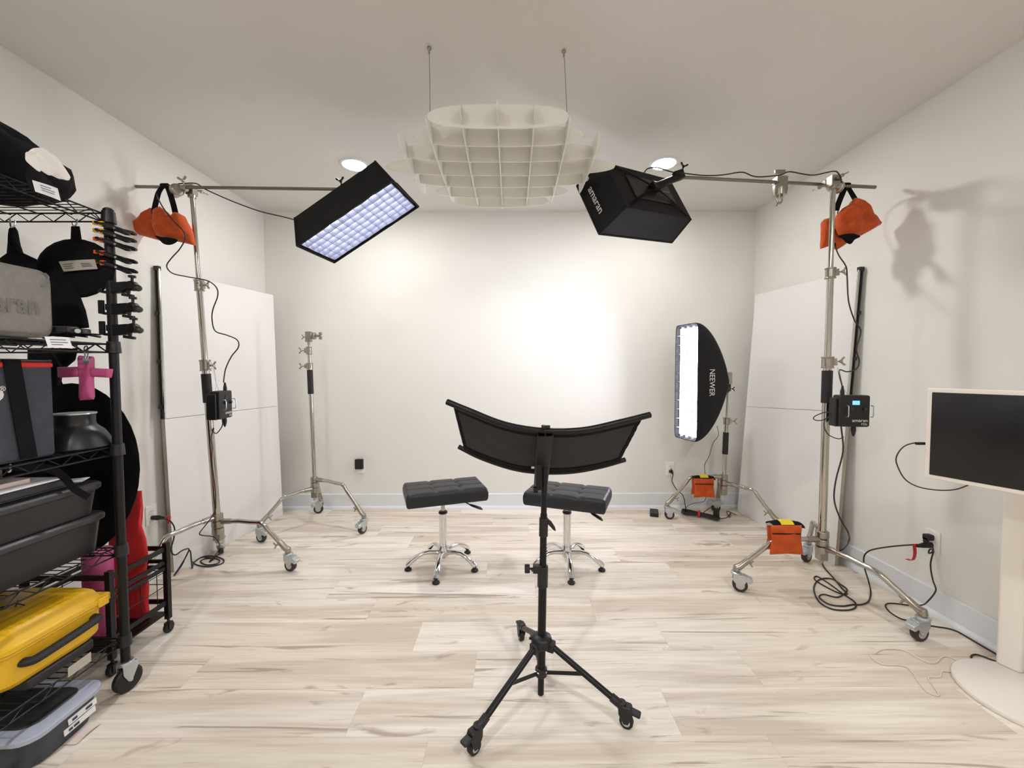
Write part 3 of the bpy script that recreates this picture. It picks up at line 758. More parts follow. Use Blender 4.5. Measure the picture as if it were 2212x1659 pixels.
# leg hub
q = colp(1383); b = MB(); b.lathe([(.020, -.030), (.042, -.020), (.046, .0), (.040, .016), (.022, .026)], T3(*q) @ RZ(.5), n=8)
for px, py in ((1034, 1610), (1350, 1553), (1131, 1388)):
    pass
cas = [G(1024, 1627), G(1353, 1571), V((.045, 1.915, 0))]
for c in cas:
    d = V((c.x-q.x, c.y-q.y, 0)).normalized(); b.box(q+d*.040+V((0, 0, -.012)), (.030, .034, .036), frame((0, 0, 0), d, z=(0, 0, 1)))
b.build('leg_hub', 'black_plastic', tS, bevel=.004)
br = colp(1450); b = MB(); b.lathe([(.018, -.018), (.024, -.014), (.024, .014), (.018, .018)], T3(*br), n=16); b.build('brace_collar', 'black_plastic', tS, bevel=.001)
for c in cas:
    d = V((c.x-q.x, c.y-q.y, 0)); L = d.length; d.normalize()
    s_ = q+d*.048+V((0, 0, -.012)); e_ = V((c.x, c.y, 0))-d*.018+V((0, 0, .075))
    b = MB(); b.tube([s_, e_], .0125, 12, flat=.85); lg = b.build('leg', 'black_metal', tS)
    b = MB(); b.cyl(e_, e_.lerp(s_, .14), .0155, n=10); b.build('leg_cap', 'black_plastic', lg, bevel=.001)
    mid = s_.lerp(e_, .46); b = MB(); b.box((mid+br)/2+V((0, 0, -.004)), ((mid-br).length, .005, .013), frame((0, 0, 0), mid-br, z=(0, 0, 1))); b.build('brace', 'black_metal', tS)
    b = MB(); sd = d.cross(V((0, 0, 1)))*.001
    for pt_ in (mid, br+(mid-br).normalized()*.026): b.cyl(pt_-d.cross(V((0, 0, 1)))*.009, pt_+d.cross(V((0, 0, 1)))*.009, .0028, n=8)
    b.build('rivet', 'zinc', lg)
    ang = math.atan2(d.y, d.x); m = T3(c.x, c.y, 0) @ RZ(ang)
    b = MB(m)
    for sy in (-1, 1): b.prism([(-.028, .078), (.016, .078), (.024, .062), (.008, .022), (-.008, .020), (-.026, .05)], Matrix(((1, 0, 0, 0), (0, 0, -1, sy*.0145), (0, 1, 0, 0), (0, 0, 0, 1))), .003)
    b.rbox((-.006, 0, .079), (.050, .034, .012), .008); b.rbox((.030, 0, .066), (.040, .030, .010), .005, RY(.15)); b.cyl((-.018, 0, .07), (-.018, 0, .09), .017)
    cb = b.build('caster', 'black_plastic', tS, bevel=.001)
    w = MB(m @ T3(0, 0, .0253) @ RX(pi/2)); w.lathe([(.012, -.011), (.023, -.011), (.025, -.007), (.025, .007), (.023, .011), (.012, .011)], n=24); w.k = 1
    w.lathe([(.003, -.0117), (.0145, -.0119), (.0145, .0119), (.003, .0117)], n=20); w.build('wheel', ['black_rubber', 'zinc'], cb)
    
# tag hanging next to the rear leg: small knob clamp parked on the hub
b = MB(); k0 = q+V((-.05, .0, .008)); b.cyl(k0+V((.02, 0, 0)), k0, .005); b.build('side_bolt', 'black_metal', tS)

tR = thing('curved_reflector', W(1180, 980, 1.55), 'curved black-backed lighting reflector on the rolling tripod stand', 'reflector')
Yn, Yf_ = 1.42, 1.72
near = [W(966, 868, Yn+.06), W(1010, 886, Yn+.035), W(1090, 917, Yn+.01), W(1175, 931, Yn), W(1260, 929, Yn+.01), W(1340, 912, Yn+.03), W(1404, 896, Yn+.055)]
far = [W(991, 965, Yf_+.06), W(1040, 989, Yf_+.035), W(1110, 1012, Yf_+.01), W(1175, 1020, Yf_), W(1240, 1018, Yf_+.01), W(1300, 1007, Yf_+.03), W(1350, 993, Yf_+.055)]
ns, fs = spline(near, 6), spline(far, 6); nn = len(ns)-1
def on(path, u):
    f_ = u*(len(path)-1); i = min(int(f_), len(path)-2); return path[i].lerp(path[i+1], f_-i)
MB().tube(ns, .0115, 12).build('near_tube', 'black_metal', tR); MB().tube(fs, .0105, 12).build('far_tube', 'black_metal', tR)
def cl(u, v):
    uu = .055+.90*u; a, c = on(ns, uu), on(fs, .045+.91*u); p = a.lerp(c, v)
    sagv = -.004*sin(pi*v); wr = .0025*noise.noise(V((u*3, v*26, 1)))*(math.exp(-u*6)+math.exp(-(1-u)*6))*2
    return p+V((0, .1, .35))*(sagv)+V((0, 0, 1))*wr
b = MB(); b.sheet(cl, 40, 18, .003); b.build('cloth', 'grey_fabric', tR, ang=80)
b = MB()
b.sheet(lambda u, v: on(ns, .05+.91*u)+V((0, -.0105*cos(v*pi*1.2), -.0105*sin(v*pi*1.2)-.002*v)), 40, 4, .002)
b.sheet(lambda u, v: cl(u, .02+.075*v)-V((0, .0, .0045)), 40, 1, .0015)
b.sheet(lambda u, v: cl(u, .86+.14*v)-V((0, .0, .0045)), 40, 1, .0015)
b.sheet(lambda u, v: cl(.0+.028*v, u)-V((0, .0, .0045)), 18, 1, .0015)
b.sheet(lambda u, v: cl(.972+.028*v, u)-V((0, .0, .0045)), 18, 1, .0015)
b.build('hem', 'black_fabric', tR, ang=80)
# mounting channel under the cloth
c0, c1 = W(1180, 925, Yn-.01), W(1163, 1062, Yf_-.22)
c0 = on(ns, .505)+V((0, -.004, .0)); c1 = on(fs, .49)+V((-.008, -.02, -.03))
mm = frame((c0+c1)/2-V((0, .012, .016)), c1-c0, z=(0, -.6, -.8)); L = (c1-c0).length
b = MB(mm); b.box((.01, 0, 0), (L+.02, .052, .004)); b.box((.01, .026, .008-.016), (L+.02, .004, .018)); b.box((.01, -.026, .008-.016), (L+.02, .004, .018))
b.build('mount_channel', 'black_metal', tR, bevel=.001)
b = MB(); b.cyl(c0+V((0, -.002, -.02)), c0+V((0, -.002, .012)), .004, n=8); k = c0+V((0, -.002, .016)); 
for a in range(3): b.box(k+V((.009*cos(a*2.1), .009*sin(a*2.1), 0)), (.016, .011, .010), RZ(a*2.1))
b.build('top_knob', 'black_plastic', tR, bevel=.002)
b = MB(); pz = colp(975); b.tube([colp(1060), pz, pz+V((0, .004, .02))], [.013, .013, .010], 12); b.box(pz+V((-.002, -.002, .006)), (.034, .03, .03)); b.build('tilt_head', 'black_metal', tR, bevel=.002)
b = MB(); e = W(1157, 1058, 1.56); b.box((W(1170, 985, 1.56)+e)/2, (.020, .010, (W(1170, 985, 1.56)-e).length), frame((0, 0, 0), (1, 0, 0), z=(W(1170, 985, 1.56)-e))); b.box(e, (.018, .02, .02)); b.build('tilt_bracket', 'black_metal', tR, bevel=.001)
b = MB(); 
for px, py in ((1180, 949), (1170, 991), (1178, 991)):
    a = W(px, py, 1.52); 
b.box(W(1151, 1010, 1.60), (.012, .003, .008)); b.build('care_tag', 'card_white', tR)

# ------------------------------------------------------------------ sandbags
def outline(pts, Y, dy=None): return [W(p[0], p[1], Y+(p[2] if len(p) > 2 else 0)) for p in pts]
def leg_sandbag(label, px0, px1, py0, py1, Y, tagged=True):
    t = thing('sandbag', W((px0+px1)/2, py1, Y), label, 'sandbag', 'orange sandbags'); w = px1-px0; h = py1-py0
    def X(f): return px0+w*f
    def Yp(f): return py0+h*f
    MB().pillow(outline([(X(.04), Yp(.12)), (X(.95), Yp(.12)), (X(.93), Yp(.55)), (X(1.0), Yp(1.0)), (X(.5), Yp(.97)), (X(.03), Yp(1.0)), (X(.09), Yp(.55))], Y-.040), (0, -1, 0), .055, wrinkle=.016, seed=px0).build('front_pouch', 'orange_fabric', t, ang=70)
    MB().pillow(outline([(X(-.06), Yp(.12)), (X(.84), Yp(.12)), (X(.82), Yp(.5)), (X(.84), Yp(.84)), (X(.4), Yp(.82)), (X(-.10), Yp(.84)), (X(-.04), Yp(.5))], Y+.040), (0, -1, 0), .055, wrinkle=.006, seed=px0+3).build('back_pouch', 'orange_fabric', t, ang=70)
    a, c = W(X(.0), Yp(.08), Y), W(X(.92), Yp(.08), Y); b = MB()
    b.sheet(lambda u, v: a.lerp(c, .04+.94*u)+V((0, -.042*cos(pi*v), .018*sin(pi*v)+.010*sin(pi*u)-.010)), 14, 8, .004); b.build('saddle', 'black_fabric', t)
    b = MB(); b.sheet(lambda u, v: a.lerp(c, .26+.40*u)+V((0, -.040*cos(pi*(.08+v*.45)), .022*sin(pi*(.08+v*.45))+.004)), 8, 4, .002); b.build('warning_label', 'yellow_label', t)
    b = MB(); z0, z1 = W(X(.10), Yp(.36), Y-.072), W(X(.93), Yp(.37), Y-.072); b.sheet(lambda u, v: z0.lerp(z1, u)+V((0, 0, -.006*v)), 8, 1, .002); b.build('zip_flap', 'black_fabric', t)
leg_sandbag('orange sandbag straddling the leg of the strip softbox stand, near the back wall', 1497, 1545, 1028, 1075, 3.40)
leg_sandbag('orange sandbag with a yellow tag, straddling a leg of the right boom stand', 1661, 1735, 1126, 1198, 2.345)
# left boom bag
Ys = 2.50
t = thing('sandbag', W(355, 515, Ys), 'orange sandbag hanging by black straps from the left boom arm', 'sandbag', 'orange sandbags')
MB().pillow(outline([(289, 504, .02), (296, 484), (306, 468), (318, 457), (332, 449), (345, 458), (352, 480), (352, 505), (350, 521)], Ys), (-.2, -1, 0), .085, wrinkle=.022, seed=1).build('left_pouch', 'orange_fabric', t, ang=70)
MB().pillow(outline([(331, 455), (345, 446), (362, 458), (372, 470), (385, 460), (400, 468), (410, 488), (416, 505), (421, 530), (395, 524), (365, 518), (338, 508), (330, 485)], Ys-.06), (.1, -1, .1), .09, wrinkle=.026, seed=5).build('right_pouch', 'orange_fabric', t, ang=70)
for pts in ([(352, 402), (343, 415), (338, 432), (334, 450), (333, 462)], [(362, 402), (368, 420), (374, 440), (379, 460)]):
    P = [W(x, y, Ys-.03) for x, y in pts]; s_ = spline(P, 4)
    MB().sheet(lambda u, v, s_=s_: on(s_, u)+V(((v-.5)*.034, .0, 0)), 12, 1, .003).build('strap', 'black_fabric', t)
b = MB()
P = spline([W(331, 512, Ys-.09), W(350, 522, Ys-.10), W(362, 526, Ys-.10), W(378, 515, Ys-.10)], 4); b.pillow([W(x, y, Ys-.10) for x, y in ((334, 509), (350, 512), (365, 513), (383, 518), (378, 525), (366, 529), (354, 527), (345, 519))], (0, -1, 0), .02, smooth=True); b.build('carry_handle', 'black_fabric', t); b = MB()
P2 = [W(352, 402, Ys-.03), W(356, 396.5, Ys), W(362, 402, Ys-.03)]
b.sheet(lambda u, v: V((W(357, 402, Ys).x+(v-.5)*.036, Ys+.017*cos(pi*(u*1.1-.05)), W(357, 403, Ys).z+.017*sin(pi*(u*1.1-.05)))), 10, 1, .003)
b.build('strap_loop', 'black_fabric', t)
# right boom bag
Ys = 2.435
t = thing('sandbag', W(1837, 520, Ys), 'orange sandbag hanging by black straps from the right boom arm', 'sandbag', 'orange sandbags')
MB().pillow(outline([(1810, 462), (1820, 450), (1838, 440), (1846, 428), (1862, 432), (1880, 458), (1902, 485, .02), (1880, 498), (1858, 510), (1835, 512), (1815, 508), (1808, 490)], Ys-.03), (.1, -1, 0), .10, wrinkle=.028, seed=9).build('right_pouch', 'orange_fabric', t, ang=70)
MB().pillow(outline([(1774, 480), (1780, 474), (1794, 470), (1806, 474), (1816, 490), (1822, 512), (1828, 527), (1808, 540, .01), (1790, 532), (1772, 538)], Ys+.045), (-.2, -1, 0), .07, wrinkle=.022, seed=12).build('left_pouch', 'orange_fabric', t, ang=70)
for pts in ([(1826, 402), (1819, 420), (1811, 440), (1806, 455)], [(1829, 400), (1840, 418), (1850, 436), (1853, 446)]):
    s_ = spline([W(x, y, Ys-.03+.03*k) for k, (x, y) in enumerate(pts[:2])]+[W(x, y, Ys-.02) for x, y in pts[2:]], 4)
    MB().sheet(lambda u, v, s_=s_: on(s_, u)+V(((v-.5)*.034, .0, 0)), 12, 1, .003).build('strap', 'black_fabric', t)
b = MB()
P = spline([W(1812, 510, Ys-.08), W(1828, 520, Ys-.10), W(1838, 526, Ys-.10), W(1854, 511, Ys-.09)], 4); b.pillow([W(x, y, Ys-.09) for x, y in ((1810, 510), (1830, 505), (1845, 505), (1858, 511), (1846, 518), (1838, 527), (1828, 524), (1820, 515))], (0, -1, 0), .02, smooth=True); b.build('carry_handle', 'black_fabric', t); b = MB()
cc_ = W(1827, 401, 2.41)
b.sheet(lambda u, v: V((cc_.x+(v-.5)*.036, cc_.y+.015*cos(pi*u), cc_.z+.015*sin(pi*u))), 10, 1, .003)
b.build('strap_loop', 'black_fabric', t)

# ------------------------------------------------------------------ control boxes on the boom stands
def control_box(label, c, yawd, lit, cx=-.045, cy=0.):
    c = V(c); t = thing('control_box', c-V((0, 0, .1)), label, 'light controller', 'lamp controllers hung on the boom stands')
    m = T3(*c) @ RZ(radians(yawd)); w, h, d = .150, .170, .06
    b = MB(m); b.rbox((0, 0, 0), (w, h, d), .010, RX(pi/2)); b.build('housing', 'black_plastic', t, bevel=.002)
    b = MB(m); b.rbox((-w*.42, d*.2, -h*.05), (.05, h*.92, d*.9), .008, RX(pi/2)); b.build('battery_plate', 'bin_black', t, bevel=.002)
    for sx in (-.27, .53): 
        b = MB(m); x = sx*w; b.tube(spline([(x, -d/2+.002, .03), (x, -d/2-.016, .028), (x, -d/2-.018, 0), (x, -d/2-.016, -.028), (x, -d/2+.002, -.03)], 3), .0028, 6); b.build('guard_handle', 'zinc', t)
    b = MB(m); b.box((.005, -d/2-.001, .045), (.034, .003, .022)); b.build('display', 'lcd_blue' if lit else 'screen_off', t)
    for x in (-.018, .048): MB(m).cyl((x, -d/2, .012), (x, -d/2-.010, .012), .009, n=14).build('dial', 'bin_lid', t)
    text('amaran', m @ T3(.026, -d/2-.0008, -.050) @ RX(pi/2), .026, 'logo_white', t)
    text('F22c', m @ T3(.048, -d/2-.0008, -.070) @ RX(pi/2), .016, 'logo_white', t)
    b = MB(m)
    b.lathe([(.010, 0), (.010, .018), (.007, .034), (.005, .05)], T3(cx, cy, h/2), n=12); b.build('connector', 'black_rubber', t); b = MB(m); b.lathe([(.010, 0), (.012, -.02), (.007, -.045), (.003, -.055)], T3(.015, cy, -h/2), n=12)
    b.build('connector', 'black_rubber', t)
    b = MB(m); b.tube(spline([(-.055, 0, h/2), (-.05, 0, h/2+.08), (-.072, 0, h/2+.15), (-.06, 0, h/2+.08), (-.02, 0, h/2)], 5), .0011, 5); b.build('hanging_wire', 'zinc', t)
    return t, m
cbR, mcR = control_box('black lamp controller with a lit blue display, hanging on the right boom stand', W(1838, 887, 2.20), -8, True)
cbL, mcL = control_box('black lamp controller seen from its side, hanging on the left boom stand', W(477, 874, 2.50), 100, False, .03, -.012)

# ------------------------------------------------------------------ cables
def cable(name, label, pts, r=.0035, m='cable_rubber', n=6, parts=(), closed=False, group=None):
    P = []
    for p in pts:
        P.append(G(p[0], p[1], p[3] if len(p) > 3 else r+.0005) if (len(p) < 3 or p[2] is None) else (V(p[1]) if p[0] == 'v' else W(*p[:3])))
    SP = spline(P, n)
    for q in SP:
        q.x = min(q.x, XR-.034-r); q.z = max(q.z, r+.0003)
    o = MB().tube(SP, r, 7).build(name, m)
    tag(o, label, 'cable', group); return o, P
cable('power_cable', 'thin black cable looping from the left boom softbox down to its controller',
      [(664, 482, 2.33), (610, 468, 2.42), (560, 456, 2.46), (500, 434, 2.48), (446, 410, 2.50), (425, 397, 2.50), (400, 396, 2.49), (375, 399, 2.49), (350, 405, 2.48), (340, 420, 2.47),
       (350, 445, 2.38), (372, 474, 2.37), (395, 498, 2.37), (400, 515, 2.37), (388, 538, 2.42), (370, 558, 2.45), (360, 575, 2.46), (372, 590, 2.46), (400, 597, 2.47), (428, 602, 2.47), (452, 608, 2.47),
       (468, 622, 2.47), (470, 640, 2.47), (460, 668, 2.47), (458, 690, 2.47), (465, 715, 2.47), (490, 724, 2.47), (512, 734, 2.47), (515, 750, 2.47), (500, 770, 2.47), (488, 795, 2.49), (484, 815, 2.50), (483, 826, 2.51)])
cable('power_cable', 'thin black cable running along the right boom arm and down to the lit controller',
      [(1392, 372, 2.36), (1400, 364, 2.38), (1420, 362, 2.40), (1450, 371, 2.41), (1475, 374, 2.40), (1520, 379, 2.38), (1560, 378, 2.37), (1602, 372, 2.36), (1625, 380, 2.35), (1645, 382, 2.34), (1685, 378, 2.33), (1705, 371, 2.33), (1735, 376, 2.32), (1760, 378, 2.31), (1800, 370, 2.29), (1812, 376, 2.28), (1818, 392, 2.33), (1819, 410, 2.46), (1812, 440, 2.54), (1808, 480, 2.54), (1804, 525, 2.46), (1811, 550, 2.36), (1827, 575, 2.27), (1830, 600, 2.27), (1833, 650, 2.27), (1845, 690, 2.27), (1858, 710, 2.27), (1858, 725, 2.27), (1850, 755, 2.27), (1856, 780, 2.27), (1850, 797, 2.27), (1830, 803, 2.27), (1814, 799, 2.24), (1814, 812, 2.22), (1819, 833, 2.20)])
cable('power_cable', 'black cable coiled on the floor between the right controller and right wall outlet',
      [(1817, 922, 2.21), (1821, 975, 2.22), (1806, 1035, 2.24), (1802, 1080, 2.24), (1815, 1120, 2.24), (1832, 1150, 2.22), (1833, 1170, 2.18), (1820, 1187, None, .12), (1790, 1197, None, .04), (1776, 1208), (1780, 1225), (1800, 1248), (1818, 1270), (1830, 1283), (1815, 1282), (1785, 1268), (1760, 1252), (1765, 1245), (1790, 1260), (1820, 1282), (1846, 1300), (1848, 1312), (1830, 1318), (1795, 1315), (1768, 1298), (1758, 1270), (1770, 1252), (1795, 1250), (1815, 1262), (1830, 1275), (1810, 1290), (1780, 1284), (1770, 1290), (1790, 1305), (1820, 1309), (1842, 1306), (1860, 1306), (1876, 1299), (1881, 1280), (1876, 1255, 2.40), (1868, 1228, 2.37), (1866, 1205, 2.34), (1873, 1193, 2.32), (1890, 1186, 2.29), (1930, 1180, 2.22), (1982, 1176, 2.13)], r=.004, n=5)
o = cable('power_cable', 'black cable from the right wall outlet along the baseboard to the monitor stand',
      [(2018, 1178, 2.10), (2014, 1192, 2.08), (2006, 1195, 2.07), (2010, 1186, 2.08), (2020, 1195, 2.09), (2026, 1222, 2.10), (2020, 1260, 2.08), (2021, 1277, 2.05), (2005, 1298, 2.04), (1990, 1308, None, .02), (1960, 1307), (1925, 1303), (1913, 1307), (1920, 1320), (1945, 1336), (1970, 1342), (2000, 1350), (2025, 1354), (2060, 1361), (2110, 1385), (2150, 1408), (2182, 1430), (2180, 1447), (2160, 1440), (2115, 1438), (2098, 1420), (2110, 1414), (2150, 1428), (2180, 1435)], r=.0035, n=5)
cable('power_cable', 'black power cable coiled on the floor at the foot of the left boom stand',
      [(338, 1123, 2.54), (352, 1121, 2.5), (368, 1126, 2.48), (377, 1142, 2.48), (375, 1165, 2.48), (369, 1188, 2.48), (378, 1199, 2.50), (394, 1189, 2.54), (408, 1186, 2.58), (402, 1202, 2.58), (390, 1222, 2.58), (376, 1243), (392, 1222, 2.60), (409, 1189, 2.62), (413, 1208, 2.66), (415, 1227), (420, 1214),
       (440, 1202), (465, 1202), (483, 1209), (478, 1218), (450, 1224), (425, 1220), (416, 1211), (436, 1204), (458, 1205), (474, 1210), (468, 1218), (445, 1220), (433, 1212), (448, 1206), (461, 1208), (452, 1214), (462, 1204), (474, 1196, None, .05), (478, 1185, None, .10)], r=.004, n=5)
cable('power_cable', 'thin black cable hanging beside the left boom stand pole below its controller',
      [(480, 905, 2.50), (480, 920, 2.50), (468, 936, 2.50), (458, 930, 2.50), (462, 926, 2.50), (456, 945, 2.50), (458, 965, 2.50), (458, 1000, 2.49), (464, 1050, 2.49), (466, 1080, 2.50), (464, 1105, 2.50), (446, 1132, 2.47), (431, 1152, 2.46), (440, 1157, 2.46), (462, 1160, 2.46), (474, 1176, 2.47), (470, 1192, None, .04), (464, 1200)], r=.003)
cable('signal_cable', 'short black cable coiled from the right controller handle beside the stand pole',
      [(1798, 896, 2.16), (1786, 890, 2.14), (1762, 898, 2.14), (1758, 906, 2.14), (1775, 908, 2.14), (1797, 898, 2.16), (1783, 905, 2.15), (1780, 920, 2.15), (1786, 935, 2.15), (1796, 943, 2.16), (1812, 948, 2.17), (1822, 944, 2.18)], r=.0025)
cable('monitor_cable', 'thin black cable looping out from the left side of the white monitor',
      [(1996, 958, 1.73), (1975, 957, 1.74), (1952, 965, 1.75), (1937, 985, 1.75), (1938, 1005, 1.75), (1955, 1035, 1.75), (1985, 1052, 1.75), (2030, 1059, 1.75), (2065, 1057, 1.76), (2094, 1047, 1.76)], r=.0026, n=8)
cable('thin_cable', 'pale cable curling on the floor beside the round monitor base',
      [(1878, 1414), (1890, 1427), (1910, 1436), (1940, 1437), (1960, 1442), (1975, 1458), (1985, 1475), (2000, 1492), (2015, 1500), (2028, 1502), (2022, 1490), (2005, 1464), (2030, 1462), (2035, 1450), (2060, 1452)], r=.0026, m='cable_white')
cable('thin_cable', 'pale cable lying in waves on the floor between the caster and the monitor base',
      [(1890, 1412), (1905, 1403), (1935, 1402), (1958, 1407), (1980, 1420), (2005, 1431), (2022, 1431), (2035, 1419), (2050, 1419), (2075, 1430), (2095, 1440)], r=.0026, m='cable_white')
cable('power_cable', 'thin black cord hanging from the strip softbox down behind the small orange sandbag',
      [(1549, 920, 3.36), (1552, 940, 3.36), (1540, 958, 3.38), (1532, 985, 3.4), (1522, 1005, 3.42), (1524, 1030, 3.48), (1525, 1060, 3.50), (1522, 1082, 3.50), (1500, 1087, 3.5), (1484, 1094, 3.52), (1478, 1105, None, .02)], r=.0022)
cable('power_cable', 'black power cable from the back right outlet down to the bundled cord on the floor',
      [(1449, 1012, 3.74), (1454, 1022, 3.72), (1452, 1040, 3.71), (1462, 1058, 3.70), (1475, 1070, 3.66), (1480, 1090, 3.58), (1482, 1108, None, .02)], r=.0038)
# bundled cord with a red tie
t = thing('cord_bundle', G(1510, 1114), 'coiled black cord bundle with a red tie on the floor by the back wall', 'cable')
b = MB(); ctr = [G(1486, 1108, .02), G(1548, 1118, .02)]
for k in range(7):
    o_ = (k-3)*.007; a_ = ctr[0]+V((-.02+abs(o_), o_*1.2, .006*(k % 3))); c_ = ctr[1]+V((.0-abs(o_), o_, .005*(k % 2)))
    mid_ = (a_+c_)/2
    b.tube(spline([a_+V((0, .035+o_, 0)), mid_+V((0, .010+o_*.5, .006)), c_+V((0, .03, 0)), c_+V((.02, 0, 0)), c_+V((0, -.03, 0)), mid_+V((0, -.010-o_*.5, .0)), a_+V((0, -.04-o_, 0)), a_+V((-.035, 0, 0))], 5, True), .0042, 7, closed=True)
b.build('coils', 'cable_rubber', t)
c = (ctr[0]*.6+ctr[1]*.4); b = MB(); b.lathe([(.030, -.009), (.031, -.009), (.031, .009), (.030, .009)], frame(c+V((0, 0, .004)), (0, 0, 1), z=ctr[1]-ctr[0]), n=20); b.build('tie', 'red_tape', t)
c = G(1547, 1122); t = thing('power_adapter', c, 'black brick power adapter standing on the floor at the end of the cord bundle', 'power adapter')
b = MB(T3(*c)); b.rbox((0, 0, .048), (.045, .03, .094), .006); b.build('housing', 'black_plastic', t, bevel=.001)
b = MB(); b.tube(spline([c+V((0, 0, .09)), c+V((-.03, .02, .10)), c+V((-.09, .05, .04)), c+V((-.12, .03, .006))], 5), .003, 6)
b.tube(spline([c+V((.02, 0, .006)), G(1570, 1118, .004), G(1578, 1108, .004), G(1576, 1118, .004), G(1570, 1104, .004), G(1590, 1112, .004)], 5), .003, 6); b.build('lead', 'cable_rubber', t)
c = G(1413, 1112); t = thing('battery_charger', c, 'small black battery charger lying flat on the floor left of the strip stand caster', 'charger')
b = MB(T3(*c) @ RZ(radians(-18))); b.rbox((0, 0, .018), (.072, .125, .034), .006); b.build('housing', 'black_plastic', t, bevel=.001)
b = MB(T3(*c) @ RZ(radians(-18))); b.box((.01, -.01, .036), (.026, .012, .001)); b.build('sticker', 'bin_lid', t)

# ------------------------------------------------------------------ wall outlets
def outlet(label, c, nrm, plug=None):
    t = thing('wall_outlet', c, label, 'outlet', 'white wall outlets'); m = frame(c, V((0, 0, 1)).cross(V(nrm)), z=nrm)   # x along wall, y up, z into room
    b = MB(m); b.rbox((0, 0, .004), (.076, .122, .007), .006); b.build('cover_plate', 'outlet_white', t, bevel=.001)
    for sy in (-1, 1):
        r = MB(m).rbox((0, sy*.021, .0085), (.034, .028, .002), .008).build('receptacle', 'outlet_white', t)
        for sx in (-1, 1): MB(m).box((sx*.006, sy*.021+.002, .0098), (.002, .008, .0006)).build('slot', 'outlet_slot', r)
    return t, m
_, mo = outlet('white wall outlet behind a black charger, on the back wall left of the stools', (W(779, 1008, YB).x, YB, W(779, 1008, YB).z), (0, -1, 0))
ch = thing('battery_charger', mo.translation, 'black battery charger plugged into the back wall outlet left of the stools', 'charger')
b = MB(mo); b.rbox((-.003, .030, .026), (.074, .092, .030), .006); b.build('housing', 'black_plastic', ch, bevel=.001)
b = MB(mo); b.box((.004, .048, .0415), (.034, .005, .001)); b.box((-.01, .028, .0415), (.03, .002, .001)); b.build('print', 'bin_lid', ch)
q = W(1447, 1012, YB); _, mo = outlet('white wall outlet with a black plug, on the back wall near the strip softbox stand', (q.x, YB, q.z), (0, -1, 0))
pl = thing('plug', mo @ V((0, -.02, .01)), 'black plug in the back wall outlet near the strip softbox stand', 'plug'); b = MB(mo); b.rbox((.002, -.022, .022), (.032, .026, .024), .006); b.tube([(.006, -.03, .03), (.014, -.045, .036)], [.009, .005], 10); b.build('body', 'black_rubber', pl, bevel=.002)
q = WX(2016, 1169, XR); _, mo = outlet('white wall outlet with two black plugs, low on the right wall', (XR, q.y, q.z), (-1, 0, 0))
pl = thing('plug', mo @ V((0, .02, .01)), 'black plug in the upper socket of the right wall outlet', 'plug'); b = MB(mo); b.rbox((.0, .022, .027), (.034, .030, .034), .006); b.rbox((.0, .006, .038), (.026, .03, .012), .004); b.build('body', 'black_rubber', pl, bevel=.002)
pl = thing('plug', mo @ V((0, -.02, .01)), 'black plug with a red tape flag in the right wall outlet, lower socket', 'plug'); b = MB(mo); b.tube([(0, -.021, .010), (0, -.021, .045), (.002, -.024, .075), (.004, -.026, .09)], [.016, .015, .010, .006], 12, flat=.8); b.build('body', 'black_rubber', pl)
b = MB(mo); s_ = spline([(.012, -.010, .098), (.004, -.018, .104), (.004, -.05, .100), (.002, -.085, .100), (-.004, -.105, .106), (-.02, -.105, .12)], 4); b.sheet(lambda u, v: on(s_, u)+V(((v-.5)*.004, 0, (v-.5)*.022)), 16, 1, .0012); b.build('tape_flag', 'red_tape', pl)
q = WX(325, 1112, XL); _, mo = outlet('white wall outlet with a black plug, low on the left wall behind the metal cart', (XL, q.y, q.z), (1, 0, 0))
pl = thing('plug', mo @ V((0, -.02, .01)), 'black plug with a red tie in the left wall outlet', 'plug'); b = MB(mo); b.tube([(0, -.018, .010), (0, -.018, .05), (0, -.019, .085)], [.013, .015, .005], 12); b.build('body', 'black_rubber', pl)
b = MB(mo); b.tube([(0, -.019, .10), (0, -.019, .118)], [.012, .012], 12); b.box((0, -.04, .108), (.004, .035, .016)); b.build('tie', 'red_tape', pl)

# ------------------------------------------------------------------ monitor on a round-based stand
L0 = V((1.757, 1.715)); dd = V((.40, -.917)).normalized()
n2 = V((-.917, -.40)).normalized()
zt, zb_ = W(2003, 838, 1.715).z, W(1999, 1031, 1.715).z
t = thing('monitor_stand', (2.03, 1.50, 0), 'white floor stand with a round base and upright post under the white monitor', 'monitor stand')
b = MB(T3(2.026, 1.545, 0)); b.lathe([(.0, .0005), (.204, .0005), (.208, .006), (.208, .018), (.204, .0225), (.0, .023)], n=64); b.build('round_base', 'monitor_white', t, ang=50)
pc = V((2.142, 1.70)); b = MB(T3(pc.x, pc.y, 0) @ RZ(radians(23))); b.rbox((0, 0, .60), (.045, .075, 1.16), .014); b.build('post', 'monitor_white', t, bevel=.001)
hw_ = .61; zc = (zt+zb_)/2; cx_ = V((L0.x, L0.y, 0))+V((dd.x, dd.y, 0))*hw_/2
t = thing('monitor', (cx_.x, cx_.y, zb_), 'white framed monitor with a dark screen beside the right wall', 'monitor')
ml = frame((cx_.x, cx_.y, zc), (dd.x, dd.y, 0), z=(n2.x, n2.y, 0)); hz = zt-zb_
b = MB(ml); b.rbox((0, 0, -.013), (hw_, hz, .026), .007); b.build('housing', 'monitor_white', t, bevel=.001)
b = MB(ml); b.rbox((.0, .0, .0008), (hw_-.034, hz-.034, .002), .003); b.build('screen', 'screen_off', t)
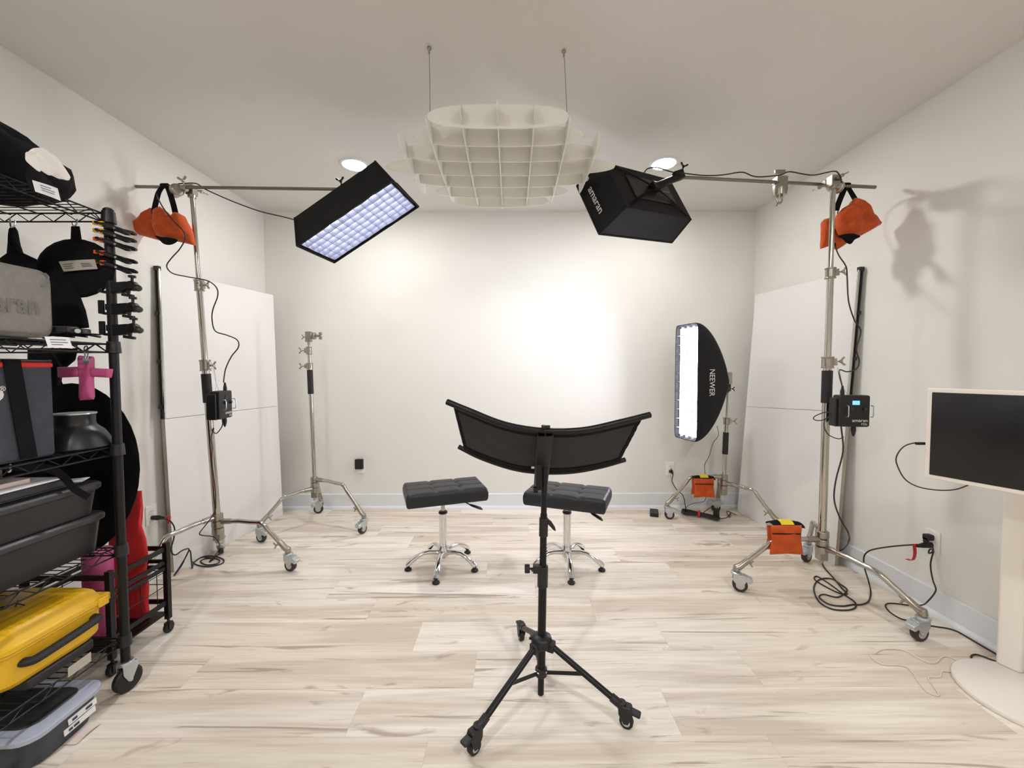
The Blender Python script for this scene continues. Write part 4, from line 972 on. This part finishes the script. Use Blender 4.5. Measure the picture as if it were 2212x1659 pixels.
b = MB(); pb = V((pc.x, pc.y, zc-.0)); b.cyl(V((cx_.x, cx_.y, zc))-V((n2.x, n2.y, 0))*.02, pb, .02); b.cyl((pc.x, pc.y, 1.10), (pc.x, pc.y, zc+.03), .022); b.build('neck', 'monitor_white', t)
b = MB(); pq = W(1988, 958, 1.73); b.box(pq, (.036, .012, .011)); b.build('cable_plug', 'black_plastic', t, bevel=.001)

# ------------------------------------------------------------------ wire shelving rack
RX1, RX0, RY1, RY0 = -1.565, -2.06, 1.612, .42
zS = [W(1104, y, RY1).z for y in (462, 742, 962, 1178, 1372)]
tk = thing('wire_rack', ((RX0+RX1)/2, (RY0+RY1)/2, 0), 'black wire shelving rack on casters filling the left edge of the room', 'shelving rack')
for x in (RX0, RX1):
    for y in (RY0, RY1):
        b = MB(); b.cyl((x, y, .126), (x, y, zS[0]+.012), .0155, n=18); 
        b.lathe([(.017, 0), (.017, .008), (.010, .014), (0, .015)], T3(x, y, zS[0]+.010), n=16)
        po = b.build('post', 'black_metal', tk)
        for z in zS: MB().lathe([(.0160, -.030), (.0235, -.028), (.0205, .016), (.0160, .018)], T3(x, y, z-.006), n=16).build('shelf_sleeve', 'black_plastic', po)
        m = T3(x, y, 0) @ RZ(radians(255)); r_ = .050; b = MB(m)
        b.lathe([(.014, .128), (.026, .128), (.028, .122), (.028, .114), (.012, .112)], n=20)
        for sy in (-1, 1): b.prism([(-.030, .116), (.022, .116), (.020, .080), (.004, .046), (-.010, .046), (-.016, .060), (-.032, .095)], Matrix(((1, 0, 0, 0), (0, 0, -1, sy*.019), (0, 1, 0, 0), (0, 0, 0, 1))), .003)
        b.box((-.004, 0, .1145), (.052, .040, .004)); b.cyl((-.004, -.023, r_), (-.004, .023, r_), .007, n=10)
        cb = b.build('caster', 'zinc', tk, bevel=.001)
        b = MB(m @ T3(-.004, 0, r_+.0003) @ RX(pi/2)); b.lathe([(.010, -.014), (.044, -.014), (.050, -.008), (.050, .008), (.044, .014), (.010, .014)], n=28); b.build('wheel', 'black_rubber', cb)
for z in zS:
    b = MB(); xa, xb, ya, yb = RX0+.012, RX1-.012, RY0+.012, RY1-.012
    for zz in (z, z-.032):
        for p_, q_ in (((xa, ya), (xb, ya)), ((xb, ya), (xb, yb)), ((xb, yb), (xa, yb)), ((xa, yb), (xa, ya))): b.tube([(p_[0], p_[1], zz), (q_[0], q_[1], zz)], .0032, 6)
    for (p_, q_) in (((xa, yb), (xb, yb)), ((xa, ya), (xb, ya)), ((xb, ya), (xb, yb)), ((xa, ya), (xa, yb))):
        L_ = (V(q_)-V(p_)).length; k = max(2, round(L_/.045)); pts = []
        for i in range(k+1):
            f_ = i/k; pts.append((p_[0]+(q_[0]-p_[0])*f_, p_[1]+(q_[1]-p_[1])*f_, z-(.0 if i % 2 else .032)))
        b.tube(pts, .0022, 5)
    n_ = int((yb-ya)/.026)
    for i in range(1, n_): b.tube([(xa, ya+(yb-ya)*i/n_, z+.002), (xb, ya+(yb-ya)*i/n_, z+.002)], .0019, 5)
    for f_ in (.25, .5, .75): b.tube([(xa+(xb-xa)*f_, ya, z-.004), (xa+(xb-xa)*f_, yb, z-.004)], .003, 6)
    b.build('wire_shelf', 'black_metal', tk)

# clamps on the rack post
def spring_clamp(lab, py, tip, zoff=0.):
    c = W(246, py, RY1); p = V((RX1+.004, RY1-.006, c.z))
    t = thing('spring_clamp', p, lab, 'clamp', 'spring clamps on the rack post')
    d = V((1, .08, -.33)).normalized()
    for sg in (-1, 1):
        o_ = V((0, sg*.012, 0)); b = MB()
        b.tube([p-d*.028+o_*1.7, p-d*.0+o_*1.9, p+d*.030+o_*.8, p+d*.045+o_*.8, p+d*.078+o_*1.1+V((0, 0, sg*.004)), p+d*.092+o_*1.1+V((0, 0, sg*.004))], [.006, .009, .010, .0092, .0085, .005], 10)
        b.build('handle', 'black_plastic', t)
        b = MB(); b.rbox(p-d*.030+o_*1.3+V((0, 0, sg*.003)), (.022, .014, .014), .003); b.build('jaw_tip', tip, t, bevel=.001)
        b = MB(); b.rbox(p-d*.004+o_*1.9, (.016, .012, .018), .002); b.build('jaw_pad', tip, t, bevel=.001)
    b = MB(); b.cyl(p+d*.040-V((0, .02, 0)), p+d*.040+V((0, .02, 0)), .0045); b.build('spring', 'zinc', t)
for py, tip, lab in ((490, 'yellow_plastic', 'black spring clamp with yellow-orange tips, topmost on the rack post'), (506, 'yellow_plastic', 'black spring clamp with yellow-orange tips, second from the top of the rack post'),
                     (524, 'orange_plastic', 'black spring clamp with orange tips, third from the top of the rack post'), (552, 'orange_plastic', 'black spring clamp with orange tips, fourth from the top of the rack post'),
                     (573, 'orange_plastic', 'black spring clamp with orange tips, lowest of the five on the rack post')):
    spring_clamp(lab, py, tip)
def super_clamp(lab, py):
    c = W(246, py, RY1); p = V((RX1, RY1, c.z)); t = thing('super_clamp', p, lab, 'clamp', 'knobbed clamps on the rack post')
    b = MB(T3(*p)); b.prism([(-.030, -.020), (.010, -.020), (.010, -.012), (-.016, -.012), (-.016, .012), (.010, .012), (.07, .016), (.075, -.006), (.05, -.026), (-.02, -.030), (-.036, -.026)], RX(pi/2) @ T3(0, 0, 0), .026)
    b.lathe([(.016, -.014), (.019, -.01), (.019, .01), (.016, .014)], T3(.082, 0, .0) @ RX(pi/2), n=16)
    b.build('jaw', 'black_metal', t, bevel=.002)
    b = MB(T3(*p)); b.box((-.030, -.012, .0), (.020, .008, .052)); b.build('bar', 'black_metal', t, bevel=.001)
    b = MB(T3(*p)); b.cyl((.082, 0, .014), (.083, 0, .034), .005, n=8); b.cyl((.083, 0, .032), (.083, 0, .041), .0125, n=8); b.build('top_knob', 'black_plastic', t, bevel=.001)
    b = MB(T3(*p)); b.cyl((.070, 0, -.012), (.066, 0, -.032), .006, n=8); b.box((.064, 0, -.036), (.044, .012, .011), RY(.15)); b.build('wing_knob', 'black_plastic', t, bevel=.002)
    b = MB(T3(*p)); b.blob((.104, 0, -.008), (.014, .013, .013), amp=0, n=8); b.build('ball', 'bin_lid', t)
for py, lab in ((618, 'black knobbed clamp on the rack post, upper of the three'), (664, 'black knobbed clamp on the rack post, middle of the three'), (709, 'black knobbed clamp on the rack post, lowest of the three')):
    super_clamp(lab, py)

# bag with a white cloth on the top shelf
zt0 = zS[0]+.006
t = thing('storage_bag', (-1.78, 1.27, zt0), 'large soft black bag on the top rack shelf with a white cloth in its opening', 'bag')
def bagpt(u, v):
    pass
b = MB(); b.blob((-1.83, 1.32, zt0+.075), (.29, .27, .125), seed=3, amp=.10, freq=2.6, n=30, floor=zt0+.002, power=.85); b.build('bag_body', 'black_fabric', t, ang=80)
b = MB(); b.pillow([W(*p) for p in ((55, 345, 1.10), (66, 322, 1.13), (90, 320, 1.16), (112, 336, 1.20), (130, 350, 1.24), (146, 372, 1.29), (151, 384, 1.31), (128, 382, 1.27), (104, 372, 1.22), (78, 362, 1.15))], (.6, -1, .5), .045, wrinkle=.03, smooth=True, seed=4); b.build('white_cloth', 'cloth_white', t, ang=80)
b = MB(); b.pillow([W(*p) for p in ((100, 350, 1.26), (140, 375, 1.34), (152, 392, 1.36), (146, 408, 1.36), (136, 420, 1.36), (118, 426, 1.34), (90, 425, 1.28), (60, 400, 1.2), (70, 365, 1.2))], (.6, -1, .2), .10, wrinkle=.016, smooth=True, seed=8); b.build('bag_flap', 'black_fabric', t, ang=80)
c = [W(70, 389, 1.10), W(124, 407, 1.22), W(131, 434, 1.23), W(77, 414, 1.11)]
def quad_card(c, name, parent, lines, m='card_white', th=.0012):
    nr = (c[1]-c[0]).cross(c[3]-c[0]).normalized(); nr = nr if nr.dot(EYE-c[0]) > 0 else -nr
    b = MB(); b.sheet(lambda u, v: c[0].lerp(c[1], u).lerp(c[3].lerp(c[2], u), v)+nr*.003*sin(pi*u), 6, 3, th); b.build(name, m, parent)
    o_c = [q for q in parent.children if q.name.startswith(name)][-1]; b = MB()
    for (u0, u1, v) in lines: b.sheet(lambda u, w, u0=u0, u1=u1, v=v: c[0].lerp(c[1], u0+(u1-u0)*u).lerp(c[3].lerp(c[2], u0+(u1-u0)*u), v+.05*w)+nr*(.0016+.003*sin(pi*(u0+(u1-u0)*u))), 5, 1, .0004)
    b.build('print', 'ink', o_c)
quad_card(c, 'paper_label', t, [(.2, .6, .22), (.2, .75, .44), (.2, .7, .64)])
# shelf 2 front label
c = [W(96, 727, 1.33), W(149, 729, 1.39), W(157, 753, 1.39), W(104, 751, 1.33)]
quad_card(c, 'shelf_label', tk, [(.15, .8, .25), (.15, .85, .48), (.15, .6, .70)])

# things hanging under the top shelf
def hook(px, Y, z0, parent, z1):
    x = W(px, 480, Y).x; b = MB(); b.tube(spline([(x-.012, Y, z0), (x-.012, Y, z1+.01), (x-.004, Y-.004, z1-.004), (x+.010, Y-.006, z1+.002), (x+.014, Y-.006, z1+.022)], 4), .0025, 6); return b.build('hook', 'zinc', parent)
Yh = RY1-.01; zu = zS[0]-.034
t = thing('reflector_pouch', W(160, 575, Yh), 'round black pouch with a pale label, hanging under the top rack shelf', 'pouch')
cc = W(163, 580, Yh); R_ = .150
b = MB(); b.pillow([cc+V((R_*1.02*cos(a*pi/12), 0, R_*sin(a*pi/12)*.76)) for a in range(24)], (0, -1, 0), .030, wrinkle=.002); b.build('pouch_body', 'black_fabric', t, ang=70)
b = MB(); s0 = W(163, 489, Yh); s1 = W(165, 525, Yh); b.sheet(lambda u, v: s0.lerp(s1, u)+V(((v-.5)*(.03+.012*u), 0, 0)), 4, 1, .004); b.build('strap', 'black_fabric', t)
hook(163, Yh, zu, t, s0.z+.004)
c = [W(127, 565, Yh-.024), W(204, 560, Yh-.024), W(211, 581, Yh-.024), W(138, 587, Yh-.024)]; quad_card(c, 'label_card', t, [(.08, .38, .3), (.08, .34, .5), (.08, .36, .7), (.6, .86, .35), (.62, .88, .5), (.6, .9, .65)], m='case_logo' if False else 'board_edge')
t = thing('shoulder_bag', W(30, 545, 1.55), 'black pouch hanging by a narrow strap at the far left under the top rack shelf', 'pouch')
b = MB(); b.pillow([W(x, y, 1.55) for x, y in ((24, 490), (32, 490), (36, 520), (46, 545), (78, 560), (80, 585), (40, 600), (0, 600), (2, 562), (20, 550), (24, 520))], (0, -1, 0), .03, wrinkle=.004); b.build('pouch_body', 'black_fabric', t, ang=70)
hook(29, 1.55, zu, t, W(29, 492, 1.55).z+.004)
t = thing('black_cloth', W(165, 700, Yh-.02), 'black cloth panel draping down behind the grey case to the second rack shelf', 'cloth')
b = MB(); b.pillow([W(x, y, Yh-.015) for x, y in ((118, 575), (150, 600), (172, 640), (184, 670), (192, 708), (150, 712), (110, 712), (108, 640))], (0, -1, 0), .03, wrinkle=.004); b.build('drape', 'black_fabric', t, ang=70)

# grey case on the second shelf
z2 = zS[1]+.006
t = thing('carry_case', (-1.72, 1.30, z2), 'grey fabric lamp case standing on edge on the second rack shelf', 'case')
chh = .232; cl_ = .46; cx_f = -1.602
mcase = frame((cx_f-.055, 1.447-cl_/2, z2+.004+chh/2), (0, 1, 0), z=(1, 0, 0))
b = MB(mcase); b.rbox((0, 0, 0), (cl_, chh, .11), .038, n=5); b.build('case_body', 'grey_case', t, bevel=.003)
b = MB(mcase); b.tube(spline([(cl_/2-.030, chh/2-.010, .056), (cl_/2-.020, chh/2-.022, .0565), (cl_/2-.030, chh/2-.045, .0565), (cl_/2-.045, chh/2-.06, .056)], 4), .0025, 6); b.build('seam', 'case_logo', t)
text('amaran', mcase @ T3(.075, -.012, .0552), .088, 'case_logo', t, ext=.0022, bold=.0018, font_scale=(.80, 1))
# loose black gear at the shelf front
t = thing('cable_pile', W(120, 722, 1.46), 'heap of black cables and small parts on the second rack shelf', 'gear')
b = MB()
for k in range(9):
    x0 = 12+k*14; b.tube(spline([W(x0-30, 722+(k % 3)*4, 1.44+.012*k), W(x0+20, 714+(k % 4)*3, 1.44+.012*k), W(x0+70, 718+(k % 3)*3, 1.45+.012*k), W(min(x0+120, 216), 728-(k % 2)*5, 1.47+.01*k)], 5), .0045+.001*(k % 3), 7, flat=.6)
b.build('cables', 'black_plastic', t)
b = MB(); b.rbox(W(84, 712, 1.45), (.05, .03, .020), .005); b.rbox(W(140, 712, 1.47), (.07, .04, .022), .006); b.rbox(W(175, 716, 1.50), (.05, .03, .018), .006); b.build('mount_plate', 'bin_lid', t, bevel=.002)
b = MB(); b.cyl(W(168, 715, 1.475), W(168, 715, 1.465), .008, n=14); b.build('round_badge', 'zinc', t)
t = thing('small_lamp', W(18, 714, 1.40), 'small pale rounded device lying at the left end of the second rack shelf', 'gear')
b = MB(); b.blob(W(10, 714, 1.38), (.045, .03, .016), amp=.02, n=12); b.build('body', 'grey_case', t)
b = MB(); b.box(W(60, 717, 1.41), (.06, .03, .005)); b.build('orange_strip', 'orange_plastic', t)

# pink cross weight bag
Yp_ = RY1-.05
t = thing('weight_bag', W(187, 815, Yp_), 'pink vinyl cross-shaped weight bag hanging by a metal eyelet under the second rack shelf', 'weight bag')
def pl(pts, t_, s_): return MB().pillow([W(x, y, Yp_) for x, y in pts], (0, -1, 0), t_, wrinkle=.002, seed=s_)
pl([(171, 768), (201, 770), (201, 796), (200, 820), (202, 863), (174, 865), (174, 820), (172, 796)], .028, 2).build('centre_strip', 'pink_vinyl', t, ang=70)
pl([(125, 793), (171, 792), (176, 806), (172, 814), (127, 816)], .024, 5).build('left_arm', 'pink_vinyl', t, ang=70)
pl([(200, 795), (243, 797), (240, 816), (200, 814), (196, 805)], .024, 7).build('right_arm', 'pink_vinyl', t, ang=70)
b = MB(); e = W(186, 779, Yp_-.017); b.lathe([(.008, -.0015), (.013, -.002), (.014, .001), (.008, .002)], frame(e, (1, 0, 0), z=(0, -1, 0)), n=18); b.build('eyelet', 'zinc', t)
b = MB(); b.tube(spline([W(186, 779, Yp_-.03), W(184, 768, Yp_-.03), W(182, 752, Yp_-.02), W(188, 748, Yp_-.01), W(190, 768, Yp_-.028), W(188, 779, Yp_-.03)], 4), .0024, 6); b.build('hook', 'zinc', t)

# equipment box on the third shelf
z3 = zS[2]+.006
A_ = W(118, 980, 1.33)
t = thing('equipment_box', (A_.x-.2, 1.42, z3), 'slate grey box with red band and black strap on the third rack shelf', 'box')
bxh = W(118, 780, 1.43).z-z3-.002; bl = .44
mb_ = frame((-1.598-.18, 1.430-bl/2, z3+bxh/2), (0, 1, 0), z=(1, 0, 0))
b = MB(mb_); b.rbox((0, 0, 0), (bl, .36, bxh), .018, RX(-pi/2)); b.build('box_body', 'slate_fabric', t, bevel=.003)
b = MB(mb_); b.rbox((0, bxh/2-.012, 0), (bl+.006, .366, .020), .018, RX(-pi/2)); b.build('red_band', 'red_fabric', t)
b = MB(mb_); b.rbox((0, bxh/2+.002, 0), (bl+.004, .364, .010), .018, RX(-pi/2)); b.build('lid', 'bin_black', t)
b = MB(mb_); b.sheet(lambda u, v: V((bl/2-.125+.035*u+(v-.5)*.046, bxh/2+.004-u*(bxh-.002), .1845)), 6, 1, .004); b.build('strap', 'black_fabric', t)
text('D', mb_ @ T3(bl/2-.166, .055, .1805), .055, 'logo_white', t, bold=.002); text('®', mb_ @ T3(bl/2-.148, .075, .1805), .022, 'logo_white', t)
# bowl reflector (beauty dish) on the third shelf
c = W(183, 960, 1.50); t = thing('lamp_reflector', (c.x, 1.50, z3), 'glossy black bowl-shaped lamp reflector lying face down on the third rack shelf', 'lamp reflector')
b = MB(T3(-1.682, 1.565, z3)); b.lathe([(.106, .0), (.110, .004), (.108, .012), (.098, .040), (.084, .064), (.070, .078), (.062, .086), (.060, .094), (.060, .122), (.062, .126), (.062, .129), (.0, .129)], n=48); b.build('bowl', 'bin_black', t, ang=35)
b = MB(T3(-1.682, 1.565, z3)); b.lathe([(.060, .1285), (.064, .1285), (.064, .133), (.060, .133)], n=48); b.build('rim_ring', 'zinc', t)

# large folded round reflector bag behind the rack
c = W(152, 1015, 1.80); Rr = .385
t = thing('reflector_disc', (c.x, 1.80, c.z-Rr), 'big round black cloth disc bag leaning behind the rack post', 'reflector bag')
b = MB(); b.pillow([c+V((Rr*cos(a*pi/18)*(.80 if cos(a*pi/18) > 0 else .8), .02*sin(a*pi/18), Rr*sin(a*pi/18)*(1.0 if sin(a*pi/18) < .5 else 1.0))) for a in range(36)], (0, -1, 0), .035, wrinkle=.006, K=8); b.build('disc_body', 'black_fabric', t, ang=70)
b = MB(); b.pillow([W(x, y, 1.70) for x, y in ((60, 752), (168, 752), (163, 776), (134, 800), (124, 835), (60, 850))], (0, -1, 0), .03, wrinkle=.004); b.build('top_flap', 'black_fabric', t, ang=70)
b = MB(); b.tube(spline([c+V((-.02, 0, Rr-.01)), W(130, 822, 1.74), W(132, 795, 1.68), (W(132, 760, 1.66).x, 1.62, zS[1]-.03)], 4), .005, 6); b.build('carry_loop', 'black_fabric', t)

# bins on the fourth shelf
z4 = zS[3]+.006
def bin_(label, c, d, z0, hgt, lidm='bin_lid', body='bin_black', yaw=0.):
    t = thing('storage_bin', (c[0], c[1], z0), label, 'storage bin', 'black storage bins on the fourth rack shelf')
    m = T3(c[0], c[1], z0) @ RZ(yaw)
    b = MB(m); pr = []
    L = 4*5
    def ring(w, l, z, r=.03):
        out = []
        for (sx, sy, a0) in ((1, 1, 0), (-1, 1, 90), (-1, -1, 180), (1, -1, 270)):
            for k in range(5): a = radians(a0+90*k/4); out.append(b.av((sx*(w/2-r)+r*cos(a), sy*(l/2-r)+r*sin(a), z)))
        return out
    R = [ring(d[0]-.03, d[1]-.035, 0), ring(d[0]-.012, d[1]-.012, hgt*.78), ring(d[0]-.006, d[1]-.006, hgt*.80), ring(d[0]-.006, d[1]-.006, hgt-.022)]
    for i in range(len(R)-1):
        for j in range(20): b.af((R[i][j], R[i][(j+1) % 20], R[i+1][(j+1) % 20], R[i+1][j]))
    b.af(R[0][::-1]); b.af(R[-1]); b.build('tub', body, t)
    b = MB(m); b.rbox((0, 0, hgt-.016), (d[0]+.014, d[1]+.014, .030), .034); b.rbox((0, 0, hgt+.004), (d[0]-.06, d[1]-.06, .012), .03); b.build('lid', lidm, t, bevel=.002)
    b = MB(m); b.rbox((d[0]/2-.004, -.02, hgt*.72), (.018, .10, .03), .006); b.build('latch', body, t, bevel=.002)
    return t
bin_('lower lidded black storage bin on the fourth rack shelf', (-1.80, 1.215), (.40, .76), z4, .150)
bin_('upper black storage bin, stacked directly under the papers on the fourth rack shelf', (-1.80, 1.20), (.41, .76), z4+.152, .122)
ztop = z4+.152+.122+.010
t = thing('paper_stack', (-1.74, 1.28, ztop), 'stack of white and cream cards on top of the upper storage bin', 'papers')
b = MB(T3(-1.73, 1.275, ztop)); b.rbox((0, 0, .013), (.25, .40, .024), .006, RZ(.02)); b.build('dark_folder', 'bin_black', t)
b = MB(T3(-1.735, 1.26, ztop+.026)); b.box((.0, .0, .003), (.252, .40, .005), RZ(.03)); b.build('white_card', 'card_white', t)
b = MB(T3(-1.76, 1.22, ztop+.032)); b.box((.0, .0, .008), (.21, .34, .015), RZ(-.03)); b.build('booklet', 'paper_beige', t)
t = thing('loose_card', (-1.66, 1.50, ztop), 'small pale card lying under the strap end on the upper storage bin', 'card')
b = MB(T3(-1.655, 1.515, ztop)); b.box((.0, .0, .003), (.09, .07, .002), RZ(.5)); b.build('card', 'card_white', t)
t = thing('webbing_strap', (-1.62, 1.3, ztop+.03), 'loose black webbing strap trailing over the front of the storage bins', 'strap')
s_ = spline([WX(-20, 1004, -1.66), WX(50, 1009, -1.64), WX(105, 1013, -1.62), WX(135, 1030, -1.60), WX(158, 1056, -1.575), WX(188, 1074, -1.560)], 6)
b = MB(); b.sheet(lambda u, v: on(s_, u)+V((.008*v, (v-.5)*.010, (v-.5)*(.026-.008*u))), 36, 2, .005); b.build('webbing', 'black_fabric', t)
b = MB(); b.tube(spline([WX(22, 1000, -1.62), WX(22, 1018, -1.62), WX(14, 1018, -1.62)], 3), .003, 6); b.build('buckle', 'zinc', t)
t = thing('black_pouch', (-1.78, 1.15, ztop+.05), 'flat black tool pouch lying at the left of the papers on the storage bins', 'pouch')
b = MB(); b.blob((-1.78, 1.17, ztop+.070), (.13, .11, .022), seed=6, amp=.08, n=14, power=.8); b.build('pouch_body', 'black_fabric', t)

# yellow case on the bottom shelf
z5 = zS[4]+.006
t = thing('toolbox', (-1.79, 1.20, z5), 'yellow plastic hard case with a dark handle on the bottom rack shelf', 'hard case')
m = T3(-1.775, 1.405, z5+.042); w_, l_, h_ = .37, .355, .190
def ringbox(b, w, l, z, r, n=5):
    out = []
    for (sx, sy, a0) in ((1, 1, 0), (-1, 1, 90), (-1, -1, 180), (1, -1, 270)):
        for k in range(n): a = radians(a0+90*k/(n-1)); out.append(b.av((sx*(w/2-r)+r*cos(a), sy*(l/2-r)+r*sin(a), z)))
    return out
def loft(b, spec, r):
    R = [ringbox(b, w, l, z, r) for w, l, z in spec]; n = len(R[0])
    for i in range(len(R)-1):
        for j in range(n): b.af((R[i][j], R[i][(j+1) % n], R[i+1][(j+1) % n], R[i+1][j]))
    b.af(R[0][::-1]); b.af(R[-1])
b = MB(m); loft(b, [(w_-.05, l_-.05, 0), (w_-.02, l_-.02, .02), (w_-.012, l_-.012, h_*.60), (w_, l_, h_*.61), (w_, l_, h_*.66)], .05); b.build('base_shell', 'yellow_plastic', t, bevel=.002)
b = MB(m); loft(b, [(w_+.006, l_+.006, h_*.67), (w_+.006, l_+.006, h_*.76), (w_-.006, l_-.006, h_*.78), (w_-.03, l_-.03, h_*.92), (w_-.07, l_-.07, h_)], .05)
b.rbox((w_/2+.003, l_*.42, h_*.70), (.012, .04, .035), .005)
b.rbox((w_/2-.03, l_/2-.006, h_*.72), (.06, .03, .03), .01); b.rbox((-w_/2+.03, l_/2-.006, h_*.72), (.06, .03, .03), .01)
b.build('lid', 'yellow_plastic', t, bevel=.002)
b = MB(m); b.tube(spline([(w_/2-.012, -.105, h_*.40), (w_/2+.010, -.10, h_*.40), (w_/2+.018, -.07, h_*.40), (w_/2+.018, .09, h_*.44), (w_/2+.010, .115, h_*.45), (w_/2-.012, .12, h_*.45)], 4), .0165, 10, flat=.8); b.build('handle', 'black_rubber', t)
b = MB(m); b.tube([(-.05, -.02, h_+.003), (0, .03, h_+.004), (.04, .02, h_+.003)], .002, 5); b.tube([(-.02, .05, h_+.003), (.02, .01, h_+.004)], .002, 5); b.build('scuff_mark', 'black_rubber', t)
t = thing('flat_case', (-1.78, 1.3, z5), 'flat dark case lying directly under the yellow hard case on the bottom rack shelf', 'case')
b = MB(); b.rbox((-1.775, 1.43, z5+.0205), (.33, .22, .037), .012); b.build('body', 'bin_lid', t, bevel=.002)
t = thing('shelf_ticket', (-1.556, 1.32, z5-.05), 'grey paper ticket hanging from the front edge of the bottom rack shelf', 'label')
b = MB(); c = [WX(147, 1443, -1.552), WX(196, 1408, -1.552), WX(197, 1428, -1.548), WX(147, 1464, -1.548)]; b.sheet(lambda u, v: c[0].lerp(c[1], u).lerp(c[3].lerp(c[2], u), v), 4, 2, .0015); b.build('card', 'board_edge', t)

# tote on the floor under the rack, and a paper slip
c = G(205, 1530)
t = thing('storage_tote', (-1.75, 1.25, 0), 'low slate blue storage tote with a pale rim on the floor under the rack', 'storage tote')
m = T3(-1.765, 1.375, 0) @ RZ(radians(2)); b = MB(m); loft(b, [(.40, .20, .001), (.415, .215, .01), (.44, .245, .105)], .05); b.build('tub', 'tote_body', t)
b = MB(m); loft(b, [(.445, .25, .104), (.465, .27, .108), (.465, .27, .124), (.435, .24, .130)], .055); b.build('rim', 'tote_rim', t, bevel=.002)
b = MB(m); loft(b, [(.38, .185, .128), (.37, .175, .134)], .045); b.build('lid_panel', 'bin_lid', t)
b = MB(m)
for (y, z, l, dx) in ((.045, .076, .10, .002), (.040, .046, .11, -.003)): b.rbox((.217+dx, y, z), (.003, l, .021), .001, RY(-.12))
lb = b.build('label_strip', 'card_white', t)
b = MB(m)
for (y, z, l, dx) in ((.015, .076, .016, .0038), (.065, .076, .022, .0038), (.005, .046, .012, -.0012), (.025, .046, .018, -.0012)): b.box((.2185+dx, y, z), (.001, l, .008), RY(-.12))
b.build('print', 'ink', lb)
c = [G(130, 1609, .002), G(165, 1608, .004), G(218, 1563, .004), G(190, 1559, .012)]
o = MB().sheet(lambda u, v: c[0].lerp(c[1], u).lerp(c[3].lerp(c[2], u), v)+V((0, 0, .006*sin(pi*v)*u)), 6, 8, .0012).build('paper_slip', 'paper_beige')
tag(o, 'small pale slip of paper lying on the floor beside the tote', 'paper')

# ------------------------------------------------------------------ small metal cart with foam rolls, beyond the rack
def fl(px, py): return G(px, py)
tc_ = thing('metal_cart', (-1.85, 1.95, 0), 'black metal roll cart on small casters standing just beyond the wire rack', 'cart')
ca = G(370, 1365); pA = V((ca.x, ca.y)); # outer right wheel
x1, yN, yFf = pA.x-.012, 1.70, pA.y
x0 = x1-.36
pts = {'fr': (x1, yN), 'br': (x1, yFf), 'fl': (x0, yN), 'bl': (x0, yFf)}
ztc = W(372, 1176, yFf).z
for k, (x, y) in pts.items():
    b = MB(); b.box((x, y, (ztc+.06)/2+.01), (.022, .022, ztc-.06)); b.build('post', 'black_metal', tc_, bevel=.001)
    b = MB(T3(x, y, 0)); b.cyl((0, 0, .045), (0, 0, .075), .006); b.box((0, 0, .048), (.018, .030, .006))
    for sx in (-1, 1): b.box((sx*.012, 0, .034), (.003, .024, .034))
    cb = b.build('caster', 'black_plastic', tc_)
    w = MB(T3(x, y, .0262) @ RY(pi/2)); w.lathe([(.004, -.009), (.024, -.009), (.026, -.005), (.026, .005), (.024, .009), (.004, .009)], n=20); w.build('wheel', 'black_rubber', cb)
def rails(zz, hgt, name):
    b = MB(); 
    for (p_, q_) in (('fr', 'br'), ('br', 'bl'), ('bl', 'fl'), ('fl', 'fr')):
        P, Q = V(pts[p_]+(zz,)), V(pts[q_]+(zz,)); b.box((P+Q)/2, ((Q-P).length, .008, hgt), frame((0, 0, 0), Q-P, z=(0, 0, 1)))
    b.build(name, 'black_metal', tc_)
rails(ztc-.02, .022, 'top_rail'); rails(ztc-.085, .018, 'rail'); rails(ztc-.115, .018, 'rail'); rails(.155, .022, 'lower_rail')
b = MB(); b.box(((x0+x1)/2, (yN+yFf)/2, .10), (x1-x0, yFf-yN, .008)); b.build('bottom_tray', 'black_metal', tc_)
b = MB()
for f_ in (.2, .5, .8):
    y = yN+(yFf-yN)*f_; b.tube([(x1, y, .155), (x1, y, ztc-.12)], .002, 5); b.tube([(x0, y, .155), (x0, y, ztc-.12)], .002, 5)
for z in (.24, .31): b.tube([(x1, yN, z), (x1, yFf, z)], .002, 5); b.tube([(x0, yN, z), (x0, yFf, z)], .002, 5); b.tube([(x0, yFf, z), (x1, yFf, z)], .002, 5)
b.build('wire_grid', 'black_metal', tc_)
t = thing('foam_roll', (-1.70, 1.84, .105), 'tall red foam sheet with a scalloped edge standing in the black metal cart', 'foam')
yR = 1.815
o_ = [(306, 1060), (308, 1085), (303, 1110), (306, 1135), (316, 1165), (320, 1200), (316, 1235), (322, 1270), (320, 1310), (324, 1345), (290, 1360), (240, 1350), (234, 1220), (238, 1062)]
b = MB(); b.pillow([W(x, min(y, 1340), 1.935) for x, y in o_], (0, -1, 0), .022, sub=3, wrinkle=.002); b.build('sheet', 'red_foam', t, ang=60)
t = thing('foam_roll', (-1.92, 1.80, .105), 'upright pink cylinder roll standing in the black metal cart behind the rack post', 'foam')
c = W(224, 1290, 1.80); b = MB(T3(c.x-.02, 1.80, .106)); zt_ = W(224, 1188, 1.80).z-.106; b.lathe([(.0, 0), (.050, 0), (.052, .004), (.052, zt_-.004), (.050, zt_), (.0, zt_)], n=32); b.build('roll', 'pink_vinyl', t)

# ------------------------------------------------------------------ colour management
sc_ = bpy.context.scene
w = bpy.data.worlds.new('world'); sc_.world = w; w.use_nodes = True
w.node_tree.nodes['Background'].inputs[0].default_value = (.9, .93, 1, 1); w.node_tree.nodes['Background'].inputs[1].default_value = .3
sc_.view_settings.view_transform = 'Standard'; sc_.view_settings.look = 'None'; sc_.view_settings.gamma = 1; sc_.view_settings.exposure = 0.; sc_.view_settings.use_curve_mapping = False
